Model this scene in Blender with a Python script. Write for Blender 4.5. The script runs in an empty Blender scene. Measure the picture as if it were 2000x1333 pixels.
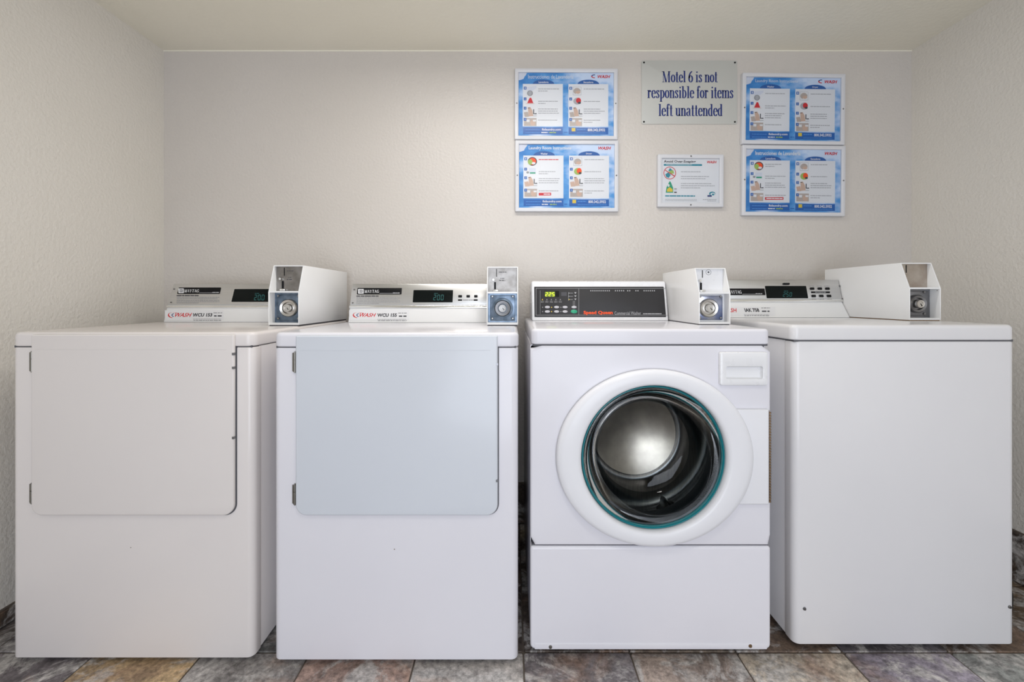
import bpy, bmesh, math, random
from mathutils import Vector

random.seed(7)
S = bpy.context.scene
COL = S.collection
PI = math.pi

# ------------------------------------------------------------------ camera
CAM_Z = 1.03
F = 900.0            # focal length in pixels of the 2000 px wide frame
VX, VY = 1000.0, 583.0   # where the straight-ahead direction meets the frame
cam_data = bpy.data.cameras.new('camera')
cam_data.sensor_width = 36.0
cam_data.lens = F / 2000.0 * 36.0
cam_data.shift_y = (VY - 666.5) / 2000.0
cam_data.clip_start = 0.02
cam = bpy.data.objects.new('camera', cam_data)
cam.location = (0, 0, CAM_Z)
cam.rotation_euler = (PI / 2, 0, 0)
COL.objects.link(cam)
S.camera = cam

# ------------------------------------------------------------------ world, lights, exposure
S.view_settings.view_transform = 'Standard'
S.view_settings.look = 'None'
S.view_settings.gamma = 1.0
S.view_settings.exposure = 0.10
S.view_settings.use_curve_mapping = False
world = bpy.data.worlds.new('world')
world.use_nodes = True
bg = world.node_tree.nodes['Background']
bg.inputs['Color'].default_value = (0.80, 0.88, 1.0, 1)
bg.inputs['Strength'].default_value = 0.7
S.world = world


def area(name, loc, rot, sx, sy, power, color):
    l = bpy.data.lights.new(name, 'AREA')
    l.shape = 'RECTANGLE'
    l.size, l.size_y = sx, sy
    l.energy = power
    l.color = color
    o = bpy.data.objects.new(name, l)
    o.location = loc
    o.rotation_euler = rot
    COL.objects.link(o)
    return o


LAMP_A = (-0.02, 1.345, 2.169)      # lamp over the machines
LAMP_B = (0.20, 0.15, 2.169)      # lamp in the room in front of the machines
area('lamp_light_over_machines', (LAMP_A[0], LAMP_A[1], 2.098), (0, 0, 0), 1.15, 0.06, 8.4, (1.0, 0.97, 0.92))
area('lamp_light_in_room', (LAMP_B[0], LAMP_B[1], 2.098), (0, 0, 0), 0.20, 0.12, 3.8, (1.0, 0.97, 0.93))
area('daylight_through_doorway', (0.25, -2.0, 0.9), (PI / 2, 0, 0), 1.7, 1.7, 48.0, (0.84, 0.90, 1.0))

# ------------------------------------------------------------------ materials
MATS = {}


def nm(name):
    m = bpy.data.materials.new(name)
    m.use_nodes = True
    nt = m.node_tree
    return m, nt, nt.nodes['Principled BSDF']


def flat(name, col, rough=0.5, metal=0.0, emit=None, spec=0.5):
    if name in MATS:
        return MATS[name]
    m, nt, b = nm(name)
    # a trace of procedural unevenness so that nothing is perfectly flat
    n = nt.nodes.new('ShaderNodeTexNoise')
    n.inputs['Scale'].default_value = 35
    n.inputs['Detail'].default_value = 3
    tc = nt.nodes.new('ShaderNodeTexCoord')
    nt.links.new(tc.outputs['Object'], n.inputs['Vector'])
    mr = nt.nodes.new('ShaderNodeMapRange')
    mr.inputs['To Min'].default_value = max(0.02, rough - 0.04)
    mr.inputs['To Max'].default_value = min(1.0, rough + 0.04)
    nt.links.new(n.outputs['Fac'], mr.inputs['Value'])
    nt.links.new(mr.outputs['Result'], b.inputs['Roughness'])
    b.inputs['Base Color'].default_value = (*col, 1)
    b.inputs['Metallic'].default_value = metal
    b.inputs['Specular IOR Level'].default_value = spec
    if emit:
        b.inputs['Emission Color'].default_value = (*emit[:3], 1)
        b.inputs['Emission Strength'].default_value = emit[3]
    MATS[name] = m
    return m


def enamel(name, col, rough=0.2):
    m, nt, b = nm(name)
    tc = nt.nodes.new('ShaderNodeTexCoord')
    n = nt.nodes.new('ShaderNodeTexNoise')
    n.inputs['Scale'].default_value = 2.3
    n.inputs['Detail'].default_value = 5
    nt.links.new(tc.outputs['Object'], n.inputs['Vector'])
    cr = nt.nodes.new('ShaderNodeValToRGB')
    cr.color_ramp.elements[0].position = 0.35
    cr.color_ramp.elements[1].position = 0.7
    cr.color_ramp.elements[0].color = (col[0] * .97, col[1] * .97, col[2] * .975, 1)
    cr.color_ramp.elements[1].color = (*col, 1)
    nt.links.new(n.outputs['Fac'], cr.inputs['Fac'])
    # a few tiny scuffs
    v = nt.nodes.new('ShaderNodeTexVoronoi')
    v.inputs['Scale'].default_value = 7.0
    nt.links.new(tc.outputs['Object'], v.inputs['Vector'])
    lt = nt.nodes.new('ShaderNodeMath')
    lt.operation = 'LESS_THAN'
    lt.inputs[1].default_value = 0.014
    nt.links.new(v.outputs['Distance'], lt.inputs[0])
    mx = nt.nodes.new('ShaderNodeMixRGB')
    nt.links.new(lt.outputs[0], mx.inputs['Fac'])
    nt.links.new(cr.outputs['Color'], mx.inputs[1])
    mx.inputs[2].default_value = (.3, .27, .24, 1)
    nt.links.new(mx.outputs[0], b.inputs['Base Color'])
    b.inputs['Roughness'].default_value = rough
    b.inputs['Specular IOR Level'].default_value = 0.22
    n2 = nt.nodes.new('ShaderNodeTexNoise')
    n2.inputs['Scale'].default_value = 3.0
    nt.links.new(tc.outputs['Object'], n2.inputs['Vector'])
    bp = nt.nodes.new('ShaderNodeBump')
    bp.inputs['Strength'].default_value = 0.05
    bp.inputs['Distance'].default_value = 0.01
    nt.links.new(n2.outputs['Fac'], bp.inputs['Height'])
    nt.links.new(bp.outputs['Normal'], b.inputs['Normal'])
    return m


def wall_mat(name, col, bump=0.38, rough=0.36, scale=85):
    m, nt, b = nm(name)
    tc = nt.nodes.new('ShaderNodeTexCoord')
    n = nt.nodes.new('ShaderNodeTexNoise')
    n.inputs['Scale'].default_value = 1.1
    n.inputs['Detail'].default_value = 4
    nt.links.new(tc.outputs['Object'], n.inputs['Vector'])
    cr = nt.nodes.new('ShaderNodeValToRGB')
    cr.color_ramp.elements[0].position = 0.3
    cr.color_ramp.elements[1].position = 0.7
    cr.color_ramp.elements[0].color = (col[0] * .96, col[1] * .955, col[2] * .945, 1)
    cr.color_ramp.elements[1].color = (col[0] * 1.02, col[1] * 1.02, col[2] * 1.03, 1)
    nt.links.new(n.outputs['Fac'], cr.inputs['Fac'])
    nt.links.new(cr.outputs['Color'], b.inputs['Base Color'])
    b.inputs['Roughness'].default_value = rough
    n2 = nt.nodes.new('ShaderNodeTexNoise')
    n2.inputs['Scale'].default_value = scale
    n2.inputs['Detail'].default_value = 2.5
    nt.links.new(tc.outputs['Object'], n2.inputs['Vector'])
    bp = nt.nodes.new('ShaderNodeBump')
    bp.inputs['Strength'].default_value = bump
    bp.inputs['Distance'].default_value = 0.006
    nt.links.new(n2.outputs['Fac'], bp.inputs['Height'])
    nt.links.new(bp.outputs['Normal'], b.inputs['Normal'])
    return m


def slate_mat(name):
    """Slate-look ceramic: the tile's own colour comes from the object colour."""
    m, nt, b = nm(name)
    oi = nt.nodes.new('ShaderNodeObjectInfo')
    tc = nt.nodes.new('ShaderNodeTexCoord')
    mul = nt.nodes.new('ShaderNodeVectorMath')
    mul.operation = 'SCALE'
    comb = nt.nodes.new('ShaderNodeCombineXYZ')
    for k in range(3):
        nt.links.new(oi.outputs['Random'], comb.inputs[k])
    nt.links.new(comb.outputs[0], mul.inputs[0])
    mul.inputs['Scale'].default_value = 40.0
    add = nt.nodes.new('ShaderNodeVectorMath')
    nt.links.new(tc.outputs['Object'], add.inputs[0])
    nt.links.new(mul.outputs[0], add.inputs[1])

    def noise(scale, detail, rough=.6, dist=0.0):
        n = nt.nodes.new('ShaderNodeTexNoise')
        n.inputs['Scale'].default_value = scale
        n.inputs['Detail'].default_value = detail
        n.inputs['Roughness'].default_value = rough
        n.inputs['Distortion'].default_value = dist
        nt.links.new(add.outputs[0], n.inputs['Vector'])
        return n

    def ramp(src, p0, p1, c0=(0, 0, 0, 1), c1=(1, 1, 1, 1)):
        r = nt.nodes.new('ShaderNodeValToRGB')
        r.color_ramp.elements[0].position = p0
        r.color_ramp.elements[1].position = p1
        r.color_ramp.elements[0].color = c0
        r.color_ramp.elements[1].color = c1
        nt.links.new(src.outputs['Fac'], r.inputs['Fac'])
        return r

    def mix(fac, a, bcol, mode='MIX'):
        x = nt.nodes.new('ShaderNodeMixRGB')
        x.blend_type = mode
        if isinstance(fac, float):
            x.inputs['Fac'].default_value = fac
        else:
            nt.links.new(fac, x.inputs['Fac'])
        nt.links.new(a, x.inputs[1])
        if isinstance(bcol, tuple):
            x.inputs[2].default_value = bcol
        else:
            nt.links.new(bcol, x.inputs[2])
        return x.outputs[0]

    cl = noise(5, 9, .70, .8)
    pale = noise(6.5, 11, .74, 1.3)
    rust = noise(3.6, 7, .65, .5)
    fine = noise(60, 6, .7)
    base = oi.outputs['Color']
    c = mix(ramp(cl, .40, .60).outputs['Color'], mix(.55, base, (.05, .04, .04, 1)), base)
    c = mix(ramp(pale, .49, .58, c1=(.85, .85, .85, 1)).outputs['Color'], c, (.66, .63, .61, 1))
    c = mix(ramp(rust, .54, .68, c1=(.6, .6, .6, 1)).outputs['Color'], c, (.40, .24, .16, 1))
    c = mix(ramp(fine, .3, .7, (.72, .72, .72, 1), (1.12, 1.12, 1.12, 1)).outputs['Color'], c, c)
    g = ramp(fine, .36, .64, (.45, .45, .45, 1), (1.12, 1.12, 1.12, 1))
    c = mix(1.0, c, g.outputs['Color'], 'MULTIPLY')
    nt.links.new(c, b.inputs['Base Color'])
    b.inputs['Roughness'].default_value = 0.6
    bp = nt.nodes.new('ShaderNodeBump')
    bp.inputs['Strength'].default_value = 0.5
    bp.inputs['Distance'].default_value = 0.004
    nt.links.new(cl.outputs['Fac'], bp.inputs['Height'])
    nt.links.new(bp.outputs['Normal'], b.inputs['Normal'])
    return m


def metal_mat(name, col, rough=0.32, patch=None, scale=18, stretch=(1, 1, 1)):
    m, nt, b = nm(name)
    tc = nt.nodes.new('ShaderNodeTexCoord')
    mp = nt.nodes.new('ShaderNodeMapping')
    mp.inputs['Scale'].default_value = stretch
    nt.links.new(tc.outputs['Object'], mp.inputs['Vector'])
    n = nt.nodes.new('ShaderNodeTexNoise')
    n.inputs['Scale'].default_value = scale
    n.inputs['Detail'].default_value = 4
    nt.links.new(mp.outputs['Vector'], n.inputs['Vector'])
    cr = nt.nodes.new('ShaderNodeValToRGB')
    cr.color_ramp.elements[0].position = .35
    cr.color_ramp.elements[1].position = .65
    p = patch or (col[0] * .9, col[1] * .9, col[2] * .9)
    cr.color_ramp.elements[0].color = (*p, 1)
    cr.color_ramp.elements[1].color = (*col, 1)
    nt.links.new(n.outputs['Fac'], cr.inputs['Fac'])
    nt.links.new(cr.outputs['Color'], b.inputs['Base Color'])
    b.inputs['Metallic'].default_value = 1.0
    b.inputs['Roughness'].default_value = rough
    return m


def thin_glass(name, tint=(1, 1, 1), gloss=0.02, ior=1.5):
    m = bpy.data.materials.new(name)
    m.use_nodes = True
    nt = m.node_tree
    for n in list(nt.nodes):
        nt.nodes.remove(n)
    out = nt.nodes.new('ShaderNodeOutputMaterial')
    tr = nt.nodes.new('ShaderNodeBsdfTransparent')
    tr.inputs['Color'].default_value = (*tint, 1)
    gl = nt.nodes.new('ShaderNodeBsdfGlossy')
    gl.inputs['Roughness'].default_value = gloss
    fr = nt.nodes.new('ShaderNodeFresnel')
    fr.inputs['IOR'].default_value = ior
    mx = nt.nodes.new('ShaderNodeMixShader')
    nt.links.new(fr.outputs[0], mx.inputs[0])
    nt.links.new(tr.outputs[0], mx.inputs[1])
    nt.links.new(gl.outputs[0], mx.inputs[2])
    nt.links.new(mx.outputs[0], out.inputs['Surface'])
    return m


def sky_print(name):
    """Printed sky: blue with pale clouds (flat print on paper)."""
    m, nt, b = nm(name)
    tc = nt.nodes.new('ShaderNodeTexCoord')
    mp = nt.nodes.new('ShaderNodeMapping')
    mp.inputs['Scale'].default_value = (5, 5, 9)
    mp.inputs['Location'].default_value = (3.1, 0, 1.7)
    nt.links.new(tc.outputs['Object'], mp.inputs['Vector'])
    n = nt.nodes.new('ShaderNodeTexNoise')
    n.inputs['Scale'].default_value = 1.3
    n.inputs['Detail'].default_value = 5
    nt.links.new(mp.outputs['Vector'], n.inputs['Vector'])
    sx = nt.nodes.new('ShaderNodeSeparateXYZ')
    nt.links.new(tc.outputs['Object'], sx.inputs[0])
    mr = nt.nodes.new('ShaderNodeMapRange')
    mr.inputs['From Min'].default_value = -0.05
    mr.inputs['From Max'].default_value = 0.21
    mr.inputs['To Min'].default_value = -0.02
    mr.inputs['To Max'].default_value = 0.20
    nt.links.new(sx.outputs['X'], mr.inputs['Value'])
    ad = nt.nodes.new('ShaderNodeMath')
    nt.links.new(n.outputs['Fac'], ad.inputs[0])
    nt.links.new(mr.outputs['Result'], ad.inputs[1])
    cr = nt.nodes.new('ShaderNodeValToRGB')
    e = cr.color_ramp.elements
    e[0].position = .42
    e[0].color = (.035, .22, .56, 1)
    e[1].position = .70
    e[1].color = (.62, .72, .88, 1)
    x = e.new(.54)
    x.color = (.09, .33, .68, 1)
    nt.links.new(ad.outputs[0], cr.inputs['Fac'])
    nt.links.new(cr.outputs['Color'], b.inputs['Base Color'])
    b.inputs['Roughness'].default_value = .5
    return m


M_WALL = wall_mat('wall_paint', (.62, .58, .54))
M_WALL_LIGHTENED = wall_mat('wall_paint_lightened', (.77, .735, .675))  # same paint as the back wall, lightened to imitate stronger light
M_CEIL = wall_mat('ceiling_paint', (.88, .84, .72), bump=.22, rough=.6, scale=60)
M_SLATE = slate_mat('slate_tile')
M_GROUT = flat('grout', (.13, .105, .085), .85)
M_WHITE = enamel('white_enamel', (.775, .765, .815), .17)
M_WARM = enamel('white_enamel_warm', (.755, .71, .69), .2)
M_WHITE_W = enamel('white_enamel_ivory', (.775, .73, .715), .17)
M_WHITE_T = enamel('white_enamel_grey', (.76, .75, .765), .2)
M_BLUISH = enamel('white_enamel_cool', (.66, .69, .745), .2)
M_CONS = enamel('console_white', (.82, .82, .82), .22)
M_PLAST = flat('white_plastic', (.80, .80, .82), .28)
M_RING = flat('door_plastic', (.80, .80, .835), .25, spec=.25)
M_SILVER = metal_mat('silver_panel', (.66, .66, .66), .34, (.62, .62, .625), 30, (.3, 1, 8))
M_CHROME = metal_mat('chrome', (.85, .85, .84), .16)
M_STEEL = metal_mat('stainless', (.62, .60, .57), .28)
M_DRUM = metal_mat('drum_steel', (.36, .35, .34), .30, (.28, .27, .27), 40, (6, .5, .5))
M_DRUM_LIGHTENED = metal_mat('drum_steel_lightened', (.46, .41, .35), .29, (.36, .32, .28), 20)  # drum steel lightened and warmed to imitate light reflected inside
M_ZINC = metal_mat('zinc_plate', (.21, .26, .33), .38, (.11, .15, .20), 45)
M_ZINC_B = metal_mat('blue_zinc_plate', (.55, .54, .55), .28, (.12, .17, .34), 12)
M_PLATE = metal_mat('coin_plate', (.30, .285, .27), .40, (.20, .185, .17), 30)
M_PLATE_BROWN = metal_mat('coin_plate_dull', (.50, .45, .40), .45, (.40, .34, .29), 30)
M_DARKMETAL = metal_mat('dark_metal', (.25, .25, .26), .35)
M_LOCK = metal_mat('lock_metal', (.34, .335, .33), .40, (.28, .27, .26), 30)
M_RUST = flat('rusty_edge', (.22, .13, .06), .8)
M_HINGE = metal_mat('hinge_metal', (.24, .23, .21), .4)
M_BRASS = metal_mat('rusty_brass', (.24, .165, .10), .5)
M_BLACK = flat('black', (.008, .008, .009), .5, spec=.15)
M_GLOSSBLACK = flat('display_black', (.005, .007, .007), .2, spec=.12)
M_RUBBER = flat('rubber', (.02, .02, .022), .45)
M_SEAM = flat('seam_dark', (.10, .10, .11), .7)
M_FOOT = flat('foot_rubber', (.03, .03, .03), .6)
M_TEAL = flat('teal_rim', (.004, .17, .20), .18)
M_DKGREY = flat('panel_charcoal', (.032, .031, .033), .4, spec=.3)
M_PRINTGREY = flat('print_grey', (.30, .30, .31), .6)
M_PRINTDARK = flat('print_dark', (.06, .06, .07), .6)
M_PAPER = flat('paper_white', (.76, .76, .78), .45)
M_PAPER2 = flat('paper_bluish', (.66, .68, .76), .5)
M_FRAME = flat('frame_white', (.65, .655, .69), .3)
M_RED = flat('red_ink', (.62, .02, .03), .5)
M_ORANGE = flat('orange_ink', (.90, .09, .015), .5)
M_BLUE = flat('blue_ink', (.012, .12, .42), .5)
M_BLUE2 = flat('deep_blue_ink', (.02, .11, .37), .5)
M_NAVY = flat('navy_ink', (.012, .028, .17), .5)
M_TEALINK = flat('teal_ink', (.03, .26, .34), .5)
M_GREEN = flat('green_ink', (.03, .34, .20), .5)
M_GREENBTN = flat('green_button', (.02, .36, .20), .35)
M_YELLOW = flat('yellow_ink', (.75, .55, .06), .5)
M_YG = flat('lime_ink', (.35, .5, .12), .5)
M_SKIN = flat('peach_ink', (.60, .42, .33), .5)
M_TAN = flat('tan_ink', (.47, .40, .36), .5)
M_GREYINK = flat('grey_ink', (.42, .42, .44), .5)
M_PALEBTN = flat('pale_button', (.55, .54, .58), .4)
M_LED = flat('green_led', (.2, .3, .0), .4, emit=(.62, .85, .02, 2.2))
M_LEDBACK = flat('led_back', (.03, .05, .0), .3, emit=(.16, .24, .0, .5))
M_LEDTEAL = flat('teal_led', (.01, .06, .06), .4, emit=(.02, .16, .16, .32))
M_SKY = sky_print('printed_sky')
M_SIGN = flat('sign_plate', (.53, .53, .50), .35)
M_GLAZE = thin_glass('poster_glazing', (.97, .98, .99), .17, 1.25)
M_DOORGLASS = thin_glass('door_glass', (.86, .88, .88), .012, 1.3)
M_GLASS_DARKENED = thin_glass('door_glass_darkened', (.36, .41, .43), .012, 1.22)  # same glass; dark tint stands in for refraction at the steep side
M_DIFF = flat('lamp_diffuser', (.9, .9, .88), .4, emit=(1, .96, .88, 3.0))
M_CORD = flat('black_cord', (.02, .02, .02), .5)

# ------------------------------------------------------------------ helpers
ORG = {}


def link(o, parent=None, label=None, cat=None, group=None, kind=None):
    COL.objects.link(o)
    if parent is not None:
        o.parent = parent
        ORG[o.name] = ORG[parent.name]
    if label:
        o['label'] = label
    if cat:
        o['category'] = cat
    if group:
        o['group'] = group
    if kind:
        o['kind'] = kind
    return o


def thing(name, loc, label, cat, group=None, rot=(0, 0, 0), local=False):
    o = bpy.data.objects.new(name, None)
    o.empty_display_size = .05
    o.location = loc
    o.rotation_euler = rot
    link(o, None, label, cat, group)
    ORG[o.name] = Vector((0, 0, 0)) if local else Vector(loc)
    return o


def make(name, bm, mat, parent=None, angle=38, normals=True, **kw):
    if normals:
        bmesh.ops.recalc_face_normals(bm, faces=bm.faces[:])
    if parent is not None:
        bmesh.ops.translate(bm, verts=bm.verts[:], vec=-ORG[parent.name])
    me = bpy.data.meshes.new(name)
    bm.to_mesh(me)
    bm.free()
    for m in (mat if isinstance(mat, (list, tuple)) else [mat]):
        me.materials.append(m)
    if angle:
        me.polygons.foreach_set('use_smooth', [True] * len(me.polygons))
        me.set_sharp_from_angle(angle=math.radians(angle))
    o = bpy.data.objects.new(name, me)
    link(o, parent, **kw)
    if parent is None:
        ORG[o.name] = Vector((0, 0, 0))
    return o


def box(bm, x0, x1, y0, y1, z0, z1, mi=0):
    v = [bm.verts.new((x, y, z)) for x in (x0, x1) for y in (y0, y1) for z in (z0, z1)]
    for f in ((0, 1, 3, 2), (4, 6, 7, 5), (0, 4, 5, 1), (2, 3, 7, 6), (0, 2, 6, 4), (1, 5, 7, 3)):
        bm.faces.new([v[i] for i in f]).material_index = mi


def bbox(x0, x1, y0, y1, z0, z1, r=.003, seg=2):
    """bevelled box as a new bmesh"""
    bm = bmesh.new()
    box(bm, x0, x1, y0, y1, z0, z1)
    bmesh.ops.bevel(bm, geom=bm.edges[:], offset=r, segments=seg, affect='EDGES', profile=.5)
    return bm


def rr(u0, u1, v0, v1, rad, seg=5):
    """rounded rectangle outline as a function of inset; rad = (bl, br, tr, tl)"""
    if not isinstance(rad, (list, tuple)):
        rad = (rad,) * 4

    def fn(i):
        pts = []
        a, b, c, d = u0 + i, u1 - i, v0 + i, v1 - i
        for k, (cu, cv, su, sv, a0) in enumerate(((a, c, 1, 1, PI), (b, c, -1, 1, 1.5 * PI), (b, d, -1, -1, 0), (a, d, 1, -1, .5 * PI))):
            r = max(rad[k] - i, .0004)
            for q in range(seg + 1):
                t = a0 + q / seg * PI / 2
                pts.append((cu + su * r + r * math.cos(t), cv + sv * r + r * math.sin(t)))
        return pts
    return fn


def polyfn(pts):
    """inset function of a convex polygon given counter-clockwise"""
    n = len(pts)

    def fn(i):
        out = []
        for k in range(n):
            p0, p1, p2 = Vector(pts[k - 1]), Vector(pts[k]), Vector(pts[(k + 1) % n])
            d0, d1 = (p1 - p0).normalized(), (p2 - p1).normalized()
            n0, n1 = Vector((-d0.y, d0.x)), Vector((-d1.y, d1.x))
            b = (n0 + n1)
            b = b / max(b.dot(n0), .2)
            q = p1 + b * i
            out.append((q.x, q.y))
        return out
    return fn


def ringfaces(bm, a, b, mi=0):
    n = len(a)
    for k in range(n):
        bm.faces.new((a[k], a[(k + 1) % n], b[(k + 1) % n], b[k])).material_index = mi


def slab(bm, fn, w0, w1, r0, r1, mapf, seg=3, cap0=True, cap1=True, mi=0):
    s = 1 if w1 > w0 else -1
    st = []
    if r0 > 0:
        for k in range(seg + 1):
            a = k / seg * PI / 2
            st.append((r0 * (1 - math.sin(a)), w0 + s * r0 * (1 - math.cos(a))))
    else:
        st.append((0, w0))
    if r1 > 0:
        for k in range(seg + 1):
            a = (1 - k / seg) * PI / 2
            st.append((r1 * (1 - math.sin(a)), w1 - s * r1 * (1 - math.cos(a))))
    else:
        st.append((0, w1))
    rings = [[bm.verts.new(mapf(u, v, w)) for (u, v) in fn(i)] for (i, w) in st]
    for a, b in zip(rings, rings[1:]):
        ringfaces(bm, a, b, mi)
    if cap0:
        bm.faces.new(rings[0]).material_index = mi
    if cap1:
        bm.faces.new(rings[-1]).material_index = mi


XZ = lambda u, v, w: (u, w, v)      # outline seen from the front, depth along y
XY = lambda u, v, w: (u, v, w)      # plan outline, height along z
YZ = lambda u, v, w: (w, u, v)      # side profile, width along x


def lathe(bm, prof, c, axis='y', n=40, sx=1.0, sz=1.0, mi=0, cap=True):
    """prof = [(r, h)], revolved about an axis through c; h runs along +axis"""
    rings = []
    for r, h in prof:
        ring = []
        if r < 1e-6:
            ring = [bm.verts.new(_ax(c, 0, 0, h, axis))]
        else:
            for k in range(n):
                t = 2 * PI * k / n
                ring.append(bm.verts.new(_ax(c, r * sx * math.cos(t), r * sz * math.sin(t), h, axis)))
        rings.append(ring)
    for a, b in zip(rings, rings[1:]):
        if len(a) == 1 and len(b) == 1:
            continue
        if len(a) == 1:
            for k in range(n):
                bm.faces.new((a[0], b[k], b[(k + 1) % n])).material_index = mi
        elif len(b) == 1:
            for k in range(n):
                bm.faces.new((a[k], b[0], a[(k + 1) % n])).material_index = mi
        else:
            ringfaces(bm, a, b, mi)
    if cap:
        for r in (rings[0], rings[-1]):
            if len(r) > 2:
                bm.faces.new(r).material_index = mi


def _ax(c, a, b, h, axis):
    if axis == 'y':
        return (c[0] + a, c[1] + h, c[2] + b)
    if axis == 'z':
        return (c[0] + a, c[1] + b, c[2] + h)
    return (c[0] + h, c[1] + a, c[2] + b)


def tube(bm, pts, r, n=8):
    pts = [Vector(p) for p in pts]
    rings = []
    for k, p in enumerate(pts):
        d = (pts[min(k + 1, len(pts) - 1)] - pts[max(k - 1, 0)]).normalized()
        a = d.cross(Vector((0, 0, 1)))
        if a.length < .01:
            a = d.cross(Vector((1, 0, 0)))
        a.normalize()
        b = d.cross(a).normalized()
        rings.append([bm.verts.new(p + r * (math.cos(2 * PI * q / n) * a + math.sin(2 * PI * q / n) * b)) for q in range(n)])
    for a, b in zip(rings, rings[1:]):
        ringfaces(bm, a, b)
    bm.faces.new(rings[0])
    bm.faces.new(rings[-1])


# ------------------------------------------------------------------ flat print
class Frame:
    def __init__(s, o, u=(1, 0, 0), v=(0, 0, 1)):
        s.o, s.u, s.v = Vector(o), Vector(u).normalized(), Vector(v).normalized()
        s.n = s.u.cross(s.v).normalized()

    def pt(s, a, b, h=0.0):
        return s.o + s.u * a + s.v * b + s.n * h

    def at(s, px, py):
        """frame coordinates of the point of this plane that the photograph shows at (px, py)"""
        d = Vector(((px - VX) / F, 1, (VY - py) / F))
        c = Vector((0, 0, CAM_Z))
        t = (s.o - c).dot(s.n) / d.dot(s.n)
        q = c + d * t - s.o
        return q.dot(s.u), q.dot(s.v)


_TXT = {}


def text_shape(s, shear=0.0, bold=0.0):
    key = (s, shear, bold)
    if key not in _TXT:
        cu = bpy.data.curves.new('lettering', 'FONT')
        cu.body = s
        cu.shear = shear
        cu.offset = bold
        cu.resolution_u = 2
        cu.dimensions = '2D'
        cu.fill_mode = 'FRONT'
        o = bpy.data.objects.new('lettering', cu)
        COL.objects.link(o)
        bpy.context.view_layer.update()
        ev = o.evaluated_get(bpy.context.evaluated_depsgraph_get())
        me = ev.to_mesh()
        vs = [(v.co.x, v.co.y) for v in me.vertices]
        fs = [tuple(p.vertices) for p in me.polygons]
        ev.to_mesh_clear()
        bpy.data.objects.remove(o)
        bpy.data.curves.remove(cu)
        _TXT[key] = (vs, fs)
    return _TXT[key]


# ---- a condensed high-contrast serif, drawn from strokes
TH, TN = .145, .046


def _ell(cx, cy, rx, ry, a0, a1, n=16):
    return [(cx + rx * math.cos(math.radians(a0 + (a1 - a0) * k / n)), cy + ry * math.sin(math.radians(a0 + (a1 - a0) * k / n))) for k in range(n + 1)]


def _st(x, y0, y1):
    return ('r', x - TH / 2, x + TH / 2, y0, y1)


def _sf(x, y, w=.12):
    return ('r', x - w, x + w, y, y + TN)


def _l(*p):
    return ('s', list(p))


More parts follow.
